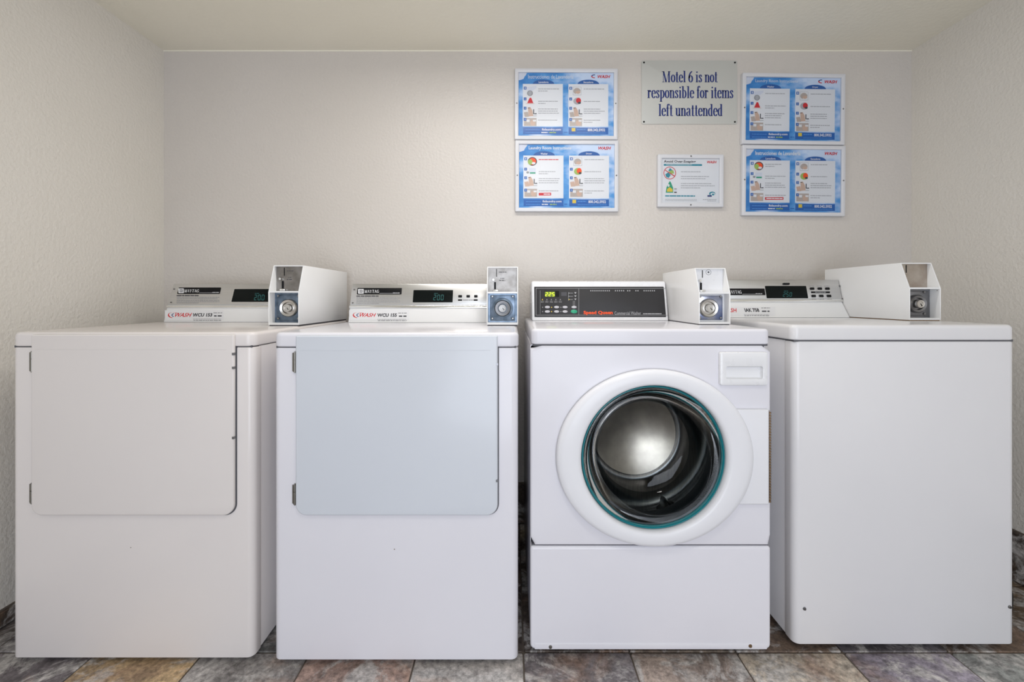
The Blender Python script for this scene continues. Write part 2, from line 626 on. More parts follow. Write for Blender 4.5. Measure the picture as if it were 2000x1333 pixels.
XH = .69
_n = [_st(.12, 0, XH), _sf(.12, 0), _sf(.05, XH - TN, .07), _l(*_ell(.25, .50, .125, .17, 165, 0, 10)), _st(.375, 0, .52), _sf(.375, 0)]
GLYPH = {
    'M': (.84, [_l((.13, 0), (.13, 1)), _sf(.13, 0), _sf(.10, 1 - TN), ('w', [(.14, 1), (.39, .0)]), _l((.39, .0), (.66, 1)), _st(.67, 0, 1), _sf(.67, 0), _sf(.69, 1 - TN)]),
    'o': (.43, [_l(*_ell(.215, .345, .15, .345 - TN / 2, 0, 360, 28))]),
    't': (.32, [_st(.15, .08, .93), ('r', .02, .29, XH - TN, XH), _l(*_ell(.22, .10, .09, .085, 190, 330, 8))]),
    'e': (.41, [_l(*_ell(.215, .345, .15, .33, 5, 325, 26)), ('r', .08, .36, .36, .36 + TN)]),
    'l': (.28, [_st(.14, 0, 1.04), _sf(.14, 0), _sf(.07, 1.04 - TN, .07)]),
    '6': (.46, [_l(*_ell(.23, .31, .155, .295, 0, 360, 26)), _l((.085, .36), (.10, .6), (.18, .84), (.36, 1.0))]),
    'i': (.28, [_st(.14, 0, XH), _sf(.14, 0), _sf(.07, XH - TN, .07), ('d', .14, .92, .075)]),
    's': (.37, [('w', [(.27, .52), (.29, .50)]), _l((.29, .52), (.25, .65), (.17, .67), (.09, .60), (.09, .50), (.16, .40), (.24, .32), (.285, .2), (.26, .07), (.17, .015), (.09, .05), (.065, .18))]),
    'n': (.49, _n),
    'r': (.37, [_st(.12, 0, XH), _sf(.12, 0), _sf(.05, XH - TN, .07), _l(*_ell(.27, .50, .13, .17, 165, 70, 6)), ('d', .30, .58, .07)]),
    'p': (.47, [_st(.12, -.32, XH), _sf(.12, -.32), _sf(.05, XH - TN, .07), _l(*_ell(.22, .345, .165, .33, 115, -115, 18))]),
    'b': (.47, [_st(.12, 0, 1.04), _sf(.05, 1.04 - TN, .07), _l(*_ell(.22, .345, .165, .33, 115, -115, 18))]),
    'd': (.47, [_st(.33, 0, 1.04), _sf(.27, 1.04 - TN, .07), _sf(.38, 0, .06), _l(*_ell(.23, .345, .165, .33, 65, 295, 18))]),
    'f': (.31, [_st(.14, 0, .86), _sf(.14, 0), ('r', .02, .28, XH - TN, XH), _l(*_ell(.24, .84, .1, .19, 170, 50, 8)), ('d', .30, .95, .055)]),
    'm': (.74, _n[:4] + [_st(.375, 0, .52), _sf(.375, 0), _l(*_ell(.505, .50, .125, .17, 165, 0, 10)), _st(.63, 0, .52), _sf(.63, 0)]),
    'u': (.49, [_st(.12, .17, XH), _sf(.05, XH - TN, .07), _l(*_ell(.245, .19, .125, .175, 180, 350, 10)), _st(.37, 0, XH), _sf(.30, XH - TN, .07), _sf(.42, 0, .06)]),
    'a': (.45, [_st(.32, .06, .52), _sf(.38, 0, .07), _l(*_ell(.21, .50, .115, .175, 0, 150, 10)), ('d', .10, .55, .055), _l(*_ell(.21, .19, .14, .175, 70, 300, 14))]),
    'A': (.72, [_l((.08, 0), (.34, 1)), ('w', [(.34, 1), (.60, 0)]), ('r', .18, .5, .33, .33 + TN), _sf(.08, 0, .09), _sf(.60, 0, .12)]),
    'Y': (.70, [('w', [(.10, 1), (.34, .45)]), _l((.60, 1), (.36, .45)), _st(.35, 0, .47), _sf(.35, 0), _sf(.11, 1 - TN), _sf(.60, 1 - TN, .09)]),
    'T': (.62, [_st(.31, 0, 1), _sf(.31, 0), ('r', .04, .58, 1 - TN, 1), ('r', .04, .07, .78, 1), ('r', .55, .58, .78, 1)]),
    'G': (.74, [_l(*_ell(.36, .5, .26, .485, 50, 310, 24)), _st(.58, .05, .42), _sf(.58, .42, .11), _l((.54, .86), (.58, .65))]),
    ' ': (.22, []),
}


def serif_shape(s):
    """polygons of a line of serif lettering, cap height 1"""
    polys, x = [], 0.0
    for ch in s:
        w, items = GLYPH[ch]
        for it in items:
            if it[0] == 'r':
                _, a, b, c, d = it
                polys.append([(x + a, c), (x + b, c), (x + b, d), (x + a, d)])
            elif it[0] == 'd':
                _, cx, cy, r = it
                polys.append([(x + cx + r * math.cos(2 * PI * k / 10), cy + r * math.sin(2 * PI * k / 10)) for k in range(10)])
            else:
                p = it[1]
                L, R = [], []
                for k in range(len(p)):
                    a, b = p[max(k - 1, 0)], p[min(k + 1, len(p) - 1)]
                    dx, dy = b[0] - a[0], b[1] - a[1]
                    ln = math.hypot(dx, dy) or 1
                    if it[0] == 'w':
                        hw = TH / 2
                        L.append((x + p[k][0] - hw, p[k][1]))
                        R.append((x + p[k][0] + hw, p[k][1]))
                        continue
                    straight = len(p) == 2
                    f = 0 if straight else abs(dy / ln) ** 1.6
                    hw = (TN + (TH - TN) * f) / 2
                    nx, ny = -dy / ln, dx / ln
                    L.append((x + p[k][0] + nx * hw, p[k][1] + ny * hw))
                    R.append((x + p[k][0] - nx * hw, p[k][1] - ny * hw))
                for k in range(len(p) - 1):
                    polys.append([L[k], R[k], R[k + 1], L[k + 1]])
        x += w
    return polys


SEG7 = {'0': 'abcdef', '2': 'abged', '5': 'afgcd'}


class Decal:
    LAYER = .00018

    def __init__(s, fr, conv=None):
        s.fr, s.bm, s.mats = fr, bmesh.new(), []
        s.conv = conv or (lambda a, b: (a, b))

    def mi(s, m):
        if m not in s.mats:
            s.mats.append(m)
        return s.mats.index(m)

    def poly(s, pts, m, layer=1, raw=False):
        h = layer * s.LAYER
        q = pts if raw else [s.conv(*p) for p in pts]
        area2 = sum(q[k - 1][0] * q[k][1] - q[k][0] * q[k - 1][1] for k in range(len(q)))
        if area2 < 0:
            q = q[::-1]
        try:
            f = s.bm.faces.new([s.bm.verts.new(s.fr.pt(a, b, h)) for a, b in q])
            f.material_index = s.mi(m)
        except ValueError:
            pass

    def rect(s, a0, a1, b0, b1, m, layer=1):
        s.poly([(a0, b0), (a1, b0), (a1, b1), (a0, b1)], m, layer)

    def disk(s, a, b, ra, rb, m, layer=1, n=20, t0=0, t1=360):
        s.poly([(a + ra * math.cos(math.radians(t0 + (t1 - t0) * k / n)), b + rb * math.sin(math.radians(t0 + (t1 - t0) * k / n))) for k in range(n + (t1 - t0 < 360))], m, layer)

    def ring(s, a, b, r0, r1, m, layer=1, n=28):
        for k in range(n):
            t, u = 2 * PI * k / n, 2 * PI * (k + 1) / n
            s.poly([(a + r0 * math.cos(t), b + r0 * math.sin(t)), (a + r1 * math.cos(t), b + r1 * math.sin(t)),
                    (a + r1 * math.cos(u), b + r1 * math.sin(u)), (a + r0 * math.cos(u), b + r0 * math.sin(u))], m, layer)

    def _fit(s, pts, a0, a1, b0, b1):
        (p0, q0), (p1, q1) = s.conv(a0, b0), s.conv(a1, b1)
        p0, p1 = min(p0, p1), max(p0, p1)
        q0, q1 = min(q0, q1), max(q0, q1)
        xs, ys = [p[0] for p in pts], [p[1] for p in pts]
        kx = (p1 - p0) / max(max(xs) - min(xs), 1e-6)
        ky = (q1 - q0) / max(max(ys) - min(ys), 1e-6)
        return lambda p: (p0 + (p[0] - min(xs)) * kx, q0 + (p[1] - min(ys)) * ky)

    def text(s, t, a0, a1, b0, b1, m, layer=2, shear=0.0, bold=0.0):
        """built-in sans lettering stretched to the given box"""
        vs, fs = text_shape(t, shear, bold)
        g = s._fit(vs, a0, a1, b0, b1)
        vv = [s.bm.verts.new(s.fr.pt(*g(v), layer * s.LAYER)) for v in vs]
        i = s.mi(m)
        for f in fs:
            try:
                s.bm.faces.new([vv[k] for k in f]).material_index = i
            except ValueError:
                pass

    def serif(s, t, a0, a1, b0, b1, m, layer=2):
        ps = serif_shape(t)
        g = s._fit([p for q in ps for p in q], a0, a1, b0, b1)
        for q in ps:
            s.poly([g(p) for p in q], m, layer, raw=True)

    def dashes(s, a0, a1, b, h, m, layer=2, gap=.25):
        """a line of lettering too small to read: word-length marks"""
        d = 1 if a1 > a0 else -1
        x = a0
        tot = abs(a1 - a0)
        while abs(x - a0) < tot - h * .5:
            w = h * random.choice((2, 2.6, 3.4, 4.5, 5.5))
            e = x + d * w
            if abs(e - a0) > tot:
                e = a1
            s.rect(x, e, b - h / 2, b + h / 2, m, layer)
            x = e + d * h * gap * 3

    def seg7(s, t, a0, a1, b0, b1, m, layer=3, slant=.12):
        """b0 = top, b1 = bottom in the converter's own coordinates"""
        n = len(t)
        cw = (a1 - a0) / n
        w = cw * .72
        H = b1 - b0
        k = .11
        for i, ch in enumerate(t):
            x = a0 + i * cw

            def q(u, v):
                return (x + u * w + (1 - v) * slant * cw, b0 + v * H)
            e = .16
            S7 = {'a': ((e, 0), (1 - e, 0), (1 - e, k), (e, k)), 'd': ((e, 1 - k), (1 - e, 1 - k), (1 - e, 1), (e, 1)),
                  'g': ((e, .5 - k / 2), (1 - e, .5 - k / 2), (1 - e, .5 + k / 2), (e, .5 + k / 2)),
                  'f': ((0, .06), (.2, .06), (.2, .47), (0, .47)), 'e': ((0, .53), (.2, .53), (.2, .94), (0, .94)),
                  'b': ((.8, .06), (1, .06), (1, .47), (.8, .47)), 'c': ((.8, .53), (1, .53), (1, .94), (.8, .94))}
            for sgm in SEG7[ch]:
                s.poly([q(*p) for p in S7[sgm]], m, layer)

    def build(s, name, parent, **kw):
        return make(name, s.bm, s.mats, parent, angle=0, normals=False, **kw)


# ================================================================== SETTING
XL, XR, YB, ZC = -1.600, 1.836, 2.118, 2.169
YR = -2.1          # wall behind the camera


def struct(name, bm, m, **kw):
    return make(name, bm, m, None, kind='structure', **kw)


bm = bmesh.new(); box(bm, XL - .1, XR + .1, YB, YB + .1, -.05, ZC + .1); struct('wall_back', bm, M_WALL)
bm = bmesh.new(); box(bm, XL - .1, XL, YR - .1, YB, -.05, ZC + .1); struct('wall_left', bm, M_WALL_LIGHTENED)
bm = bmesh.new(); box(bm, XR, XR + .1, YR - .1, YB, -.05, ZC + .1); struct('wall_right', bm, M_WALL_LIGHTENED)
bm = bmesh.new(); box(bm, XL, XR, YR - .1, YB, ZC, ZC + .1); struct('ceiling', bm, M_CEIL)
# wall behind the camera with an open doorway
bm = bmesh.new()
box(bm, XL, -.65, YR - .1, YR, -.05, ZC)
box(bm, 1.15, XR, YR - .1, YR, -.05, ZC)
box(bm, -.65, 1.15, YR - .1, YR, 2.08, ZC)
struct('wall_front', bm, M_WALL_LIGHTENED)
# thin sealant bead where wall and ceiling meet
bm = bmesh.new(); tube(bm, [(XL, YB, ZC), (XR, YB, ZC)], .004, 8); struct('trim_1', bm, M_CEIL)

bm = bmesh.new(); box(bm, XL, XR, YR, YB, -.05, -.004)
floor = struct('floor', bm, M_GROUT)

# floor tiles, 31 cm pitch; the joints stand where the photograph shows them
PITCH, GAP = .31, .0045
JX, JY = .033, 1.34
_tile_mesh = {}


def tile_mesh(w, d, h, r=.0025):
    key = (round(w, 4), round(d, 4), round(h, 4))
    if key not in _tile_mesh:
        b = bmesh.new()
        slab(b, rr(-w / 2, w / 2, -d / 2, d / 2, .004, 1), -h, 0, 0, r, XY, seg=1, cap0=False)
        bmesh.ops.recalc_face_normals(b, faces=b.faces[:])
        me = bpy.data.meshes.new('tile')
        b.to_mesh(me); b.free()
        me.materials.append(M_SLATE)
        _tile_mesh[key] = me
    return _tile_mesh[key]


FRONT_ROW = {-6: (.10, .08, .075), -5: (.17, .15, .16), -4: (.46, .33, .19), -3: (.33, .31, .30), -2: (.36, .25, .21), -1: (.42, .39, .37),
             0: (.22, .20, .21), 1: (.36, .29, .25), 2: (.46, .40, .33), 3: (.28, .25, .30), 4: (.30, .31, .30), 5: (.20, .14, .09)}
PAL = [(.30, .25, .21), (.24, .22, .24), (.36, .28, .21), (.20, .17, .16), (.30, .30, .29), (.27, .19, .14)]
for i in range(-6, 6):
    for j in range(-12, 4):
        x0, x1 = JX + i * PITCH + GAP / 2, JX + (i + 1) * PITCH - GAP / 2
        y0, y1 = JY + (j - 1) * PITCH + GAP / 2, JY + j * PITCH - GAP / 2
        x0, x1 = max(x0, XL + .002), min(x1, XR - .002)
        y0, y1 = max(y0, YR + .002), min(y1, YB - .016)
        if x1 - x0 < .02 or y1 - y0 < .02:
            continue
        o = bpy.data.objects.new('tile', tile_mesh(x1 - x0, y1 - y0, .008))
        link(o, floor)
        o.location = ((x0 + x1) / 2, (y0 + y1) / 2, random.uniform(-.0008, .0004))
        c = tuple(min(1, 1.55 * q) for q in FRONT_ROW[i]) if j == 0 else random.choice(PAL)
        if (i, j) == (0, 3):
            c = (.55, .47, .33)
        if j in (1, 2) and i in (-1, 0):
            c = (.14, .11, .09)  # tiles darkened to imitate shade in the gap between the machines
        if i == 5 and j >= 1:
            c = (.22, .15, .09)
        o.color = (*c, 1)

# skirting of the same tile: 18 cm on the back and right walls, a low one on the left
def skirting(name, h, p0, p1, axis):
    b = bmesh.new()
    if axis == 'x':
        box(b, p0, p1, YB - .006, YB, 0, h)
    elif axis == 'yr':
        box(b, XR - .006, XR, p0, p1, 0, h)
    else:
        box(b, XL, XL + .006, p0, p1, 0, h)
    base = struct(name, b, M_GROUT)
    n = int((p1 - p0) / PITCH) + 1
    for k in range(n):
        a0, a1 = p0 + k * PITCH + .003, min(p0 + (k + 1) * PITCH - .003, p1 - .002)
        if a1 - a0 < .02:
            continue
        o = bpy.data.objects.new('tile', tile_mesh(a1 - a0, h - .008, .008))
        link(o, base)
        c = (a0 + a1) / 2
        if axis == 'x':
            o.location = (c, YB - .014, h / 2)
            o.rotation_euler = (PI / 2, 0, 0)
        elif axis == 'yr':
            o.location = (XR - .014, c, h / 2)
            o.rotation_euler = (PI / 2, 0, -PI / 2)
        else:
            o.location = (XL + .014, c, h / 2)
            o.rotation_euler = (PI / 2, 0, PI / 2)
        o.color = (*random.choice([(.15, .10, .065), (.12, .085, .06), (.18, .12, .075)]), 1)


skirting('baseboard_back', .185, XL, XR, 'x')
skirting('baseboard_right', .185, YR, YB - .016, 'yr')
skirting('baseboard_left', .055, YR, YB - .016, 'yl')


# ================================================================== LAMPS
def ceiling_lamp(loc, w, d, label):
    t = thing('ceiling_light', loc, label, 'ceiling light')
    b = bmesh.new()
    x, y, z = loc
    slab(b, rr(x - w / 2 - .03, x + w / 2 + .03, y - d / 2 - .03, y + d / 2 + .03, .02), z - .03, z, .006, 0, XY)
    make('housing', b, M_PLAST, t)
    b = bmesh.new()
    slab(b, rr(x - w / 2, x + w / 2, y - d / 2, y + d / 2, .03), z - .062, z - .03, .02, 0, XY)
    make('diffuser', b, M_DIFF, t)


ceiling_lamp(LAMP_A, 1.15, .08, 'long white ceiling lamp above the washers and dryers')
ceiling_lamp(LAMP_B, .20, .12, 'short white ceiling lamp in the room in front of the machines')


# ================================================================== MACHINES
def feet(root, x0, x1, y0, y1, zb):
    for x in (x0 + .06, x1 - .06):
        for y in (y0 + .07, y1 - .07):
            b = bmesh.new()
            lathe(b, [(.02, .0005), (.024, .004), (.024, .009), (.010, .011), (.010, zb + .004)], (x, y, 0), 'z', 16)
            make('foot', b, M_FOOT, root)


def bolt(name, parent, c, r, m, h=.003):
    b = bmesh.new()
    lathe(b, [(r, 0), (r, -h * .4), (r * .7, -h), (0, -h * 1.05)], c, 'y', 12)
    return make(name, b, m, parent)


def coin_box(root, x0, x1, yf, zb, h, depth, style):
    """slant-fronted steel coin meter, open at the front above and below a small shelf"""
    t = .0035
    zm, yt = zb + h * .545, yf + .036
    zt, yb = zb + h, yf + depth
    prof = [(yf, zb), (yb, zb), (yb, zt), (yt, zt), (yf, zm)]
    b = bmesh.new()
    for a0, a1 in ((x0, x0 + t), (x1 - t, x1)):
        slab(b, polyfn(prof), a0, a1, .0009, .0009, YZ, seg=2)
    box(b, x0 + t, x1 - t, yt - .001, yb, zt - t, zt)                      # top
    box(b, x0 + t, x1 - t, yf + .001, yb, zb, zb + .007)                   # bottom
    box(b, x0 + t, x1 - t, yb - t, yb, zb, zt)                             # back
    box(b, x0 + t, x1 - t, yf + .002, yf + .05, zm - .002, zm + .0035)     # shelf
    box(b, x0 + t, x0 + .009, yf + .047, yf + .05, zb, zm)                 # inner flanges
    box(b, x1 - .009, x1 - t, yf + .047, yf + .05, zb, zm)
    cb = make('coin_box', b, M_CONS, root)
    # plinth gasket under the box
    b = bmesh.new(); box(b, x0 + .003, x1 - .003, yf + .003, yb - .004, zb - .004, zb)
    make('base_gasket', b, M_RUST if style == 3 else M_PRINTDARK, cb)
    w = x1 - x0
    # upper plate with coin slot and reject lever
    mp = {0: M_PLATE, 1: M_PLATE, 2: M_PLAST, 3: M_PLATE_BROWN}[style]
    yp = yf + .048
    b = bmesh.new(); box(b, x0 + t, x1 - t, yp, yp + .003, zm + .003, zt - t)
    make('slot_plate', b, mp, cb)
    H = zt - zm
    fr = Frame((x0, yp, zm))
    sx = w * (.30 if style != 3 else .28)
    b = bmesh.new(); box(b, sx + x0 - .0012, sx + x0 + .0012, yp - .0012, yp, zm + H * .62, zm + H * .92)
    make('coin_slot', b, M_BLACK, cb)
    if style != 3:
        b = bmesh.new(); box(b, x0 + w * .25 - .0034, x0 + w * .25 + .0034, yp - .0015, yp, zm + H * .14, zm + H * .42)
        make('return_slot', b, M_BLACK, cb)
        b = bmesh.new()
        lathe(b, [(.0055, 0), (.0055, -.008), (.004, -.011), (0, -.011)], (x0 + w * .20, yp, zm + H * .50), 'y', 14)
        make('reject_button', b, M_CHROME, cb)
        b = bmesh.new()
        slab(b, rr(x0 + w * .19, x0 + w * .36, zm + H * .05, zm + H * .13, .002), yp - .012, yp, .002, 0, XZ, seg=2)
        make('return_cup', b, M_CHROME, cb)
    if style in (0, 1):
        for rows in (((.38, .62, .80, .0022),), ((.42, .55, .56, .0020), (.38, .58, .48, .0030))):
            d = Decal(fr)
            for q0, q1, q2, q3 in rows:
                d.dashes(w * q0, w * q1, H * q2, q3, M_PRINTDARK)
            d.build('plate_lettering', cb)
    if style == 2:
        d = Decal(fr)
        d.ring(w * .5, H * .84, .008, .0095, M_PRINTGREY)
        d.disk(w * .5, H * .84, .003, .003, M_PRINTDARK)
        d.build('plate_mark', cb)
    # lower plate with the lock
    ml = {0: M_ZINC, 1: M_ZINC, 2: M_ZINC_B, 3: M_DARKMETAL}[style]
    yl = yf + .034
    b = bmesh.new()
    slab(b, rr(x0 + .010, x1 - .010, zb + .012, zm - .008, .004), yl, yl + .004, .0015, 0, XZ, seg=2)
    make('lock_plate', b, ml, cb)
    b = bmesh.new(); box(b, x0 + t, x1 - t, yl + .004, yl + .007, zb + .007, zm - .002)
    make('back_plate', b, M_PLAST if style == 2 else ml, cb)
    cz, cx = (zb + zm) / 2 + .001, (x0 + x1) / 2
    cx += {0: .004, 1: 0, 2: -.008, 3: -.004}[style]
    b = bmesh.new()
    if style == 1:
        lathe(b, [(.037, 0), (.037, -.003), (.029, -.005), (.028, -.003)], (cx, yl, cz), 'y', 36)
        make('lock_flange', b, ml, cb)
        b = bmesh.new()
        lathe(b, [(.0285, 0), (.0285, -.006), (.026, -.009), (.016, -.007), (.015, .0)], (cx, yl, cz), 'y', 36)
        make('lock_collar', b, M_DARKMETAL, cb)
    else:
        lathe(b, [(.031, 0), (.031, -.010), (.028, -.014), (.021, -.012), (.019, -.004), (.0, -.004)], (cx, yl, cz), 'y', 36)
        make('lock_collar', b, M_STEEL if style != 3 else M_DARKMETAL, cb)
    b = bmesh.new()
    lathe(b, [(.0145, 0), (.0145, -.020), (.0130, -.023), (.0085, -.0225), (.0085, -.020), (0, -.020)], (cx, yl, cz), 'y', 30)
    make('lock_cylinder', b, M_LOCK if style == 1 else M_STEEL, cb)
    d = Decal(Frame((cx, yl - .0201, cz)))
    d.poly([(-.0005, .001), (.0012, .002), (.0062, -.0055), (.0042, -.0068)], M_BLACK, 2)
    d.build('keyhole', cb)
    if style != 3:
        spots = [(sx_, sz_) for sx_ in (.17, .83) for sz_ in (.15, .85)]
    else:
        spots = [(.74, .15), (.74, .85)]
    for sx_, sz_ in spots:
        bolt('bolt', cb, (x0 + w * sx_, yl, zb + .004 + (zm - zb) * sz_), .0042, M_LOCK, .004)
    return cb


def wash_sticker(fr, con, box4, code, codebox, red, shift=0, swoosh=None, cut=False):
    """white sticker with red logo lettering, machine number and small print; all in photo pixels on plane fr"""
    d = Decal(fr, lambda a, b: fr.at(a, b))
    x0, x1, y0, y1 = box4
    d.rect(x0, x1, y0, y1, M_PAPER, 1)
    if swoosh:
        a, b = swoosh
        for k in range(10):
            t, u = math.radians(100 + k * 17), math.radians(100 + (k + 1) * 17)
            wd = 1.0 - abs(k - 6) * .14
            d.poly([(a + 9 * math.cos(t), b - 5.5 * math.sin(t)), (a + (9 - 3 * wd) * math.cos(t), b - (5.5 - 1.6 * wd) * math.sin(t)),
                    (a + (9 - 3 * wd) * math.cos(u), b - (5.5 - 1.6 * wd) * math.sin(u)), (a + 9 * math.cos(u), b - 5.5 * math.sin(u))], M_RED, 2)
        for k in range(7):
            t, u = math.radians(100 + k * 22), math.radians(100 + (k + 1) * 22)
            d.poly([(a + 4 + 6 * math.cos(t), b - 3.6 * math.sin(t)), (a + 4 + 4.2 * math.cos(t), b - 2.4 * math.sin(t)),
                    (a + 4 + 4.2 * math.cos(u), b - 2.4 * math.sin(u)), (a + 4 + 6 * math.cos(u), b - 3.6 * math.sin(u))], M_NAVY, 2)
        d.poly([(a - 1, b - 6), (a + 13, b - 4), (a + 13, b - 2.8)], M_RED, 2)
    d.text('WASH', red[0], red[1], red[2], red[3], M_RED, 2, .35, .02)
    d.text(code, codebox[0], codebox[1], codebox[2], codebox[3], M_PRINTDARK, 2, 0, .045)
    cx = codebox[1]
    d.dashes(cx + 3, cx + 20, codebox[2] - .5, 1.6, M_PRINTGREY, 2)
    d.dashes(cx + 4, cx + 19, codebox[3] - 1.5, 2.6, M_PRINTDARK, 2)
    d.dashes(codebox[0], cx + 18, codebox[3] + 4.6, .9, M_PRINTGREY, 2)
    d.dashes(codebox[0] + 1, cx + 19, codebox[3] + 7, 1.5, M_PRINTGREY, 2)
    return d.build('number_sticker', con, label='white number sticker with red lettering')


def console(root, xl, xr, p0, p1, p2, yb):
    """sheet-metal console: white plinth, bright rail, sloping silver panel. p* = (y, z)"""
    b = bmesh.new()
    slab(b, polyfn([p0, (yb, p0[1]), (yb, p2[1]), p2, p1]), xl, xr, .003, .003, YZ, seg=2)
    con = make('console', b, M_CONS, root)
    up = (Vector((0, p2[0], p2[1])) - Vector((0, p1[0], p1[1])))
    fr = Frame((0, p1[0], p1[1]), (1, 0, 0), up)
    L = up.length

    def on(u0, u1, v0, v1, h0, h1, r, name, m, **kw):
        bb = bmesh.new()
        slab(bb, rr(u0, u1, v0, v1, .002, 2), h0, h1, 0, r, lambda u, v, w: tuple(fr.pt(u, v, w)), seg=2)
        return make(name, bb, m, con, **kw)
    on(xl + .001, xr - .001, .017, L - .0005, 0, .003, .001, 'control_panel', M_SILVER, label='silver control panel')
    on(xl - .001, xr + .001, .004, .0145, 0, .004, .0018, 'trim_rail', M_CHROME)
    b = bmesh.new(); box(b, xl + .002, xr - .002, p0[0] - .0015, p0[0] + .01, p0[1] - .0015, p0[1] + .0008)
    make('console_gasket', b, M_SEAM, con)
    face = Frame(fr.pt(0, 0, .0031), fr.u, fr.v)
    low = Frame((0, p0[0], p0[1]), (1, 0, 0), (0, p1[0] - p0[0], p1[1] - p0[1]))
    low.o = low.o + low.n * .0004
    return con, on, face, low


def plate_px(on, face, x0, x1, y0, y1, name, m, h=.0045, **kw):
    """raised rectangle on the console face covering the given photo pixels"""
    (a0, b0), (a1, b1) = face.at(x0, y1), face.at(x1, y0)
    return on(min(a0, a1), max(a0, a1), min(b0, b1), max(b0, b1), .003, h, .0006, name, m, **kw)


def nameplate(con, on, face, x0, x1, y0, y1, word=(.27, .62)):
    plate_px(on, face, x0, x1, y0, y1, 'nameplate', M_BLACK)
    d = Decal(Frame(face.pt(0, 0, .0016), face.u, face.v), None)
    d.conv = lambda a, b: d.fr.at(a, b)
    w, h = x1 - x0, y1 - y0
    lx0, lx1 = x0 + w * .03, x0 + w * .15
    d.rect(lx0, lx1, y0 + h * .15, y1 - h * .13, M_PAPER, 1)
    d.rect(lx0 + 2, lx1 - 2, y0 + h * .28, y1 - h * .28, M_PRINTDARK, 2)
    for k in (.35, .62):
        d.rect(lx0 + (lx1 - lx0) * k - .7, lx0 + (lx1 - lx0) * k + .7, y0 + h * .36, y1 - h * .36, M_PAPER, 3)
    d.serif('MAYTAG', x0 + w * .17, x0 + w * .49, y0 + h * .28, y0 + h * .76, M_PAPER, 2)
    d.rect(x0 + w * .5, x1 - w * .05, y1 - h * .2, y1 - h * .13, M_PRINTGREY, 2)
    d.dashes(x0 + w * .8, x1 - w * .05, y1 - h * .24, 1.2, M_GREYINK, 2)
    d.build('nameplate_lettering', con)


def small_print(con, face, x0, x1, rows, m=M_PRINTGREY):
    d = Decal(face)
    d.conv = lambda a, b: face.at(a, b)
    for y, h, f, mm in rows:
        d.dashes(x0, x0 + (x1 - x0) * f, y, h, mm, 1, .12)
    d.build('instructions_print', con)


def display(con, on, face, x0, x1, y0, y1, digits, dx0, dx1, dy0, dy1):
    plate_px(on, face, x0, x1, y0, y1, 'display_window', M_GLOSSBLACK, label='black display window')
    d = Decal(Frame(face.pt(0, 0, .0016), face.u, face.v))
    d.conv = lambda a, b: d.fr.at(a, b)
    d.seg7(digits, dx0, dx1, dy0, dy1, M_LEDTEAL, 1)
    d.dashes(dx0 + 2, dx0 + 10, dy0 - 2.5, .9, M_LEDTEAL, 1)
    d.build('display_digits', con, label='dim teal digits')


def face_screw(con, face, px, py, r=.0035):
    a, b = face.at(px, py)
    bm_ = bmesh.new()
    c = face.pt(a, b)
    prof = [(r, 0), (r * .8, .0016), (0, .002)]
    rings = []
    for rad, hh in prof[:2]:
        rings.append([bm_.verts.new(face.pt(a + rad * math.cos(2 * PI * k / 10), b + rad * math.sin(2 * PI * k / 10), hh)) for k in range(10)])
    ringfaces(bm_, rings[0], rings[1])
    bm_.faces.new(rings[1])
    make('screw', bm_, M_DARKMETAL, con)


